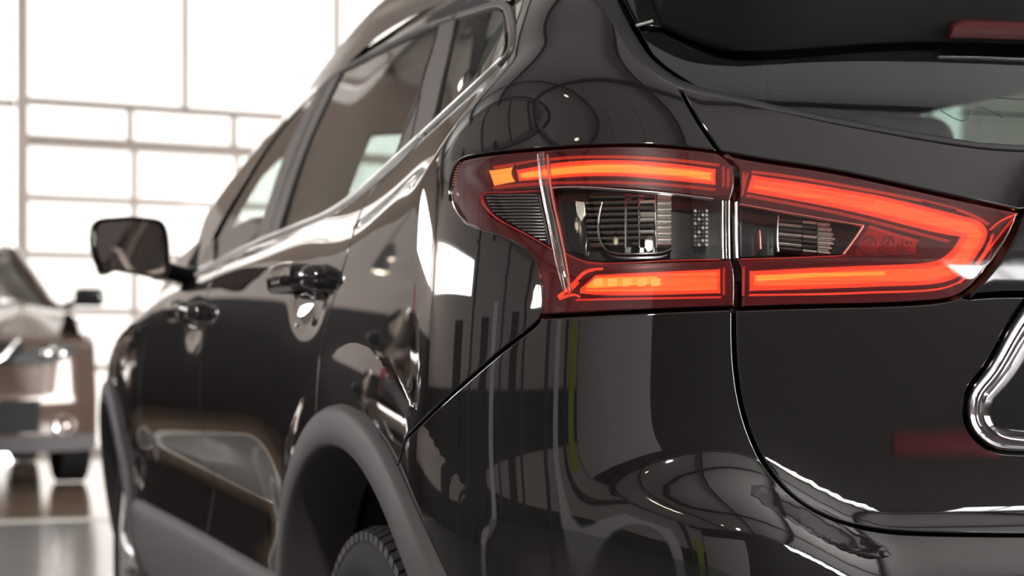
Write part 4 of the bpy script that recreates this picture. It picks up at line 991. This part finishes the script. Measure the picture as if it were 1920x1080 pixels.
# windscreen, pillars, roof
def quad(name, P4, m, n=8, bul=0.):
    b = MB(); a = np.array(P4, float); V = []
    for u in np.linspace(0, 1, n):
        for v in np.linspace(0, 1, n):
            p = a[0] * (1 - u) * (1 - v) + a[1] * u * (1 - v) + a[2] * u * v + a[3] * (1 - u) * v; p = p + np.array([0, -bul * 4 * u * (1 - u), bul * .6 * 4 * u * (1 - u)]); V.append(p)
    b.add(V, [(i * n + j, (i + 1) * n + j, (i + 1) * n + j + 1, i * n + j + 1) for i in range(n - 1) for j in range(n - 1)]); return b.build(name, m, bc)
quad('windscreen', [(-.70, 1.40, 1.29), (.70, 1.40, 1.29), (.55, 2.05, 1.70), (-.55, 2.05, 1.70)], dkg, 12, .10)
for s in (-1, 1):
    b = MB(); b.tube([(s * .82, 1.28, 1.21), (s * .74, 1.44, 1.30), (s * .59, 2.06, 1.71), (s * .58, 2.7, 1.77), (s * .60, 3.6, 1.72), (s * .64, 4.1, 1.4)], [.05, .045, .04, .04, .04, .05], 10); b.build('roof_pillar', brown, bc)
    quad('side_window', [(s * .80, 1.55, 1.24), (s * .80, 3.9, 1.26), (s * .61, 3.7, 1.68), (s * .60, 2.15, 1.70)], dkg)
    b = MB(); b.rbox(-.10, .10, -.05, .05, -.075, .065, .04, 4); o = b.build('door_mirror', M['gloss'], bc); o.location = (s * 1.03, 1.55, 1.36)
    b = MB(); b.tube([(s * .76, 1.55, 1.24), (s * .96, 1.55, 1.32)], .025, 8); b.build('mirror_arm', M['gloss'], bc)
    # head lamp, fog lamp
    hx = np.array([.34, .42, .56, .70, .76, .72, .60, .44]); hz = np.array([.90, .955, 1.0, 1.02, .985, .93, .895, .885]) - .03; n = len(hx)
    def patch(nm, xs, zs, o1, o2, m):
        xs, zs = crv(np.stack([np.append(xs, xs[0]), np.append(zs, zs[0])], -1), .03)[:-1].T; n = len(xs); b = MB()
        b.add(np.concatenate([front(s * xs, zs, o1), front(s * xs, zs, o2)]), [tuple(range(n))] + [(i, (i + 1) % n, n + (i + 1) % n, n + i) for i in range(n)]); return b.build(nm, m, bc, angle=30)
    patch('headlamp', hx, hz, -.02, .05, M['chouse'])
    for cx_, cz_, r in ((.56, .925, .032), (.655, .925, .032), (.605, .96, .02)):
        b = MB(); p = front(np.array([s * cx_]), np.array([cz_]), -.03)[0]; b.lathe([(-.02, .0), (-.012, r * .7), (0, r)], tuple(p), 1, 20); b.build('headlamp_projector', M['chrome'], bc)
    b = MB(); p = front(np.array([s * .67]), np.array([.44]), -.01)[0]; b.lathe([(-.03, .045), (-.04, .06), (-.02, .072), (.05, .075)], tuple(p), 1, 28); b.build('fog_lamp_ring', M['chrome'], bc)
    b = MB(); b.lathe([(-.02, 0), (-.012, .03), (0, .045)], tuple(p), 1, 24); b.build('fog_lamp', M['mglass'], bc)
    w_ = empty('front_wheel', (s * .82, 1.0, .34), parent=bc)
    b = MB(); b.lathe([(-.10, .22), (-.108, .26), (-.10, .31), (-.085, .335), (.085, .335), (.10, .31), (.108, .26), (.10, .22)], (0, 0, 0), 0, 48); b.build('tyre', M['rubber'], w_)
    b = MB(); b.lathe([(-.08, 0), (-.09, .1), (-.08, .22), (.08, .22), (.09, .1), (.08, 0)], (0, 0, 0), 0, 32); b.build('wheel_rim', M['alloy'], w_)
    w2x = w_.copy(); COL.objects.link(w2x); w2x.location = (s * .82, 3.6, .34); w2x.name = 'rear_wheel'
    for ch in list(w_.children): d_ = ch.copy(); COL.objects.link(d_); d_.parent = w2x
quad('roof', [(-.57, 2.04, 1.72), (.57, 2.04, 1.72), (.59, 3.8, 1.70), (-.59, 3.8, 1.70)], brown, 10, 0)
b = MB(); b.add(*fgrid(-.42, .42, .86, 1.0, 16, 6, -.015)); b.build('upper_grille', M['gloss'], bc)
b = MB(); b.add(*fgrid(-.52, .52, .40, .62, 16, 6, -.012)); b.build('lower_grille', M['liner'], bc)
b = MB(); b.add(*fgrid(-.89, .89, .27, .38, 40, 5, -.03)); b.build('bumper_cladding', M['clad'], bc)
b = MB()
for s in (-1, 1): b.tube(front(np.array([s * .40, s * .30, s * .18]), np.array([1.02, .90, .84]), -.03), .016, 8)
b.tube(front(np.linspace(-.18, .18, 7), np.full(7, .84), -.03), .016, 8); b.build('grille_bright_bar', M['chrome'], bc)
b = MB(); b.box(-.84, .84, .30, 4.1, .28, .40); b.box(-.6, .6, .5, 1.4, .4, 1.0); b.build('under_tray', M['gap'], bc)
b = MB(); b.rbox(-.60, .60, 3.9, 4.3, .5, 1.6, .1); b.build('tailgate', brown, bc)
b = MB(); b.rbox(-.66, .66, 1.50, 1.9, 1.0, 1.17, .04); b.build('dashboard', M['dash'], bc)
for s in (-1, 1):
    b = MB(); b.rbox(s * .36 - .24, s * .36 + .24, 2.5, 2.65, .7, 1.2, .05); b.rbox(s * .36 - .13, s * .36 + .13, 2.55, 2.65, 1.22, 1.40, .04); b.build('seat', M['fabric'], bc)

# a third car further left, seen only as a mirror image in the doors
bk = M['paint']
def copy_tree(o, parent=None):
    c = o.copy(); COL.objects.link(c); c.parent = parent
    for ch in list(o.children): copy_tree(ch, c)
    return c
c3 = copy_tree(bc); c3.location = (-4.7, 8.3, 0); c3.rotation_euler = (0, 0, math.radians(12)); tag(c3, 'third car parked left of the bronze one, mirrored in the black doors', 'car')
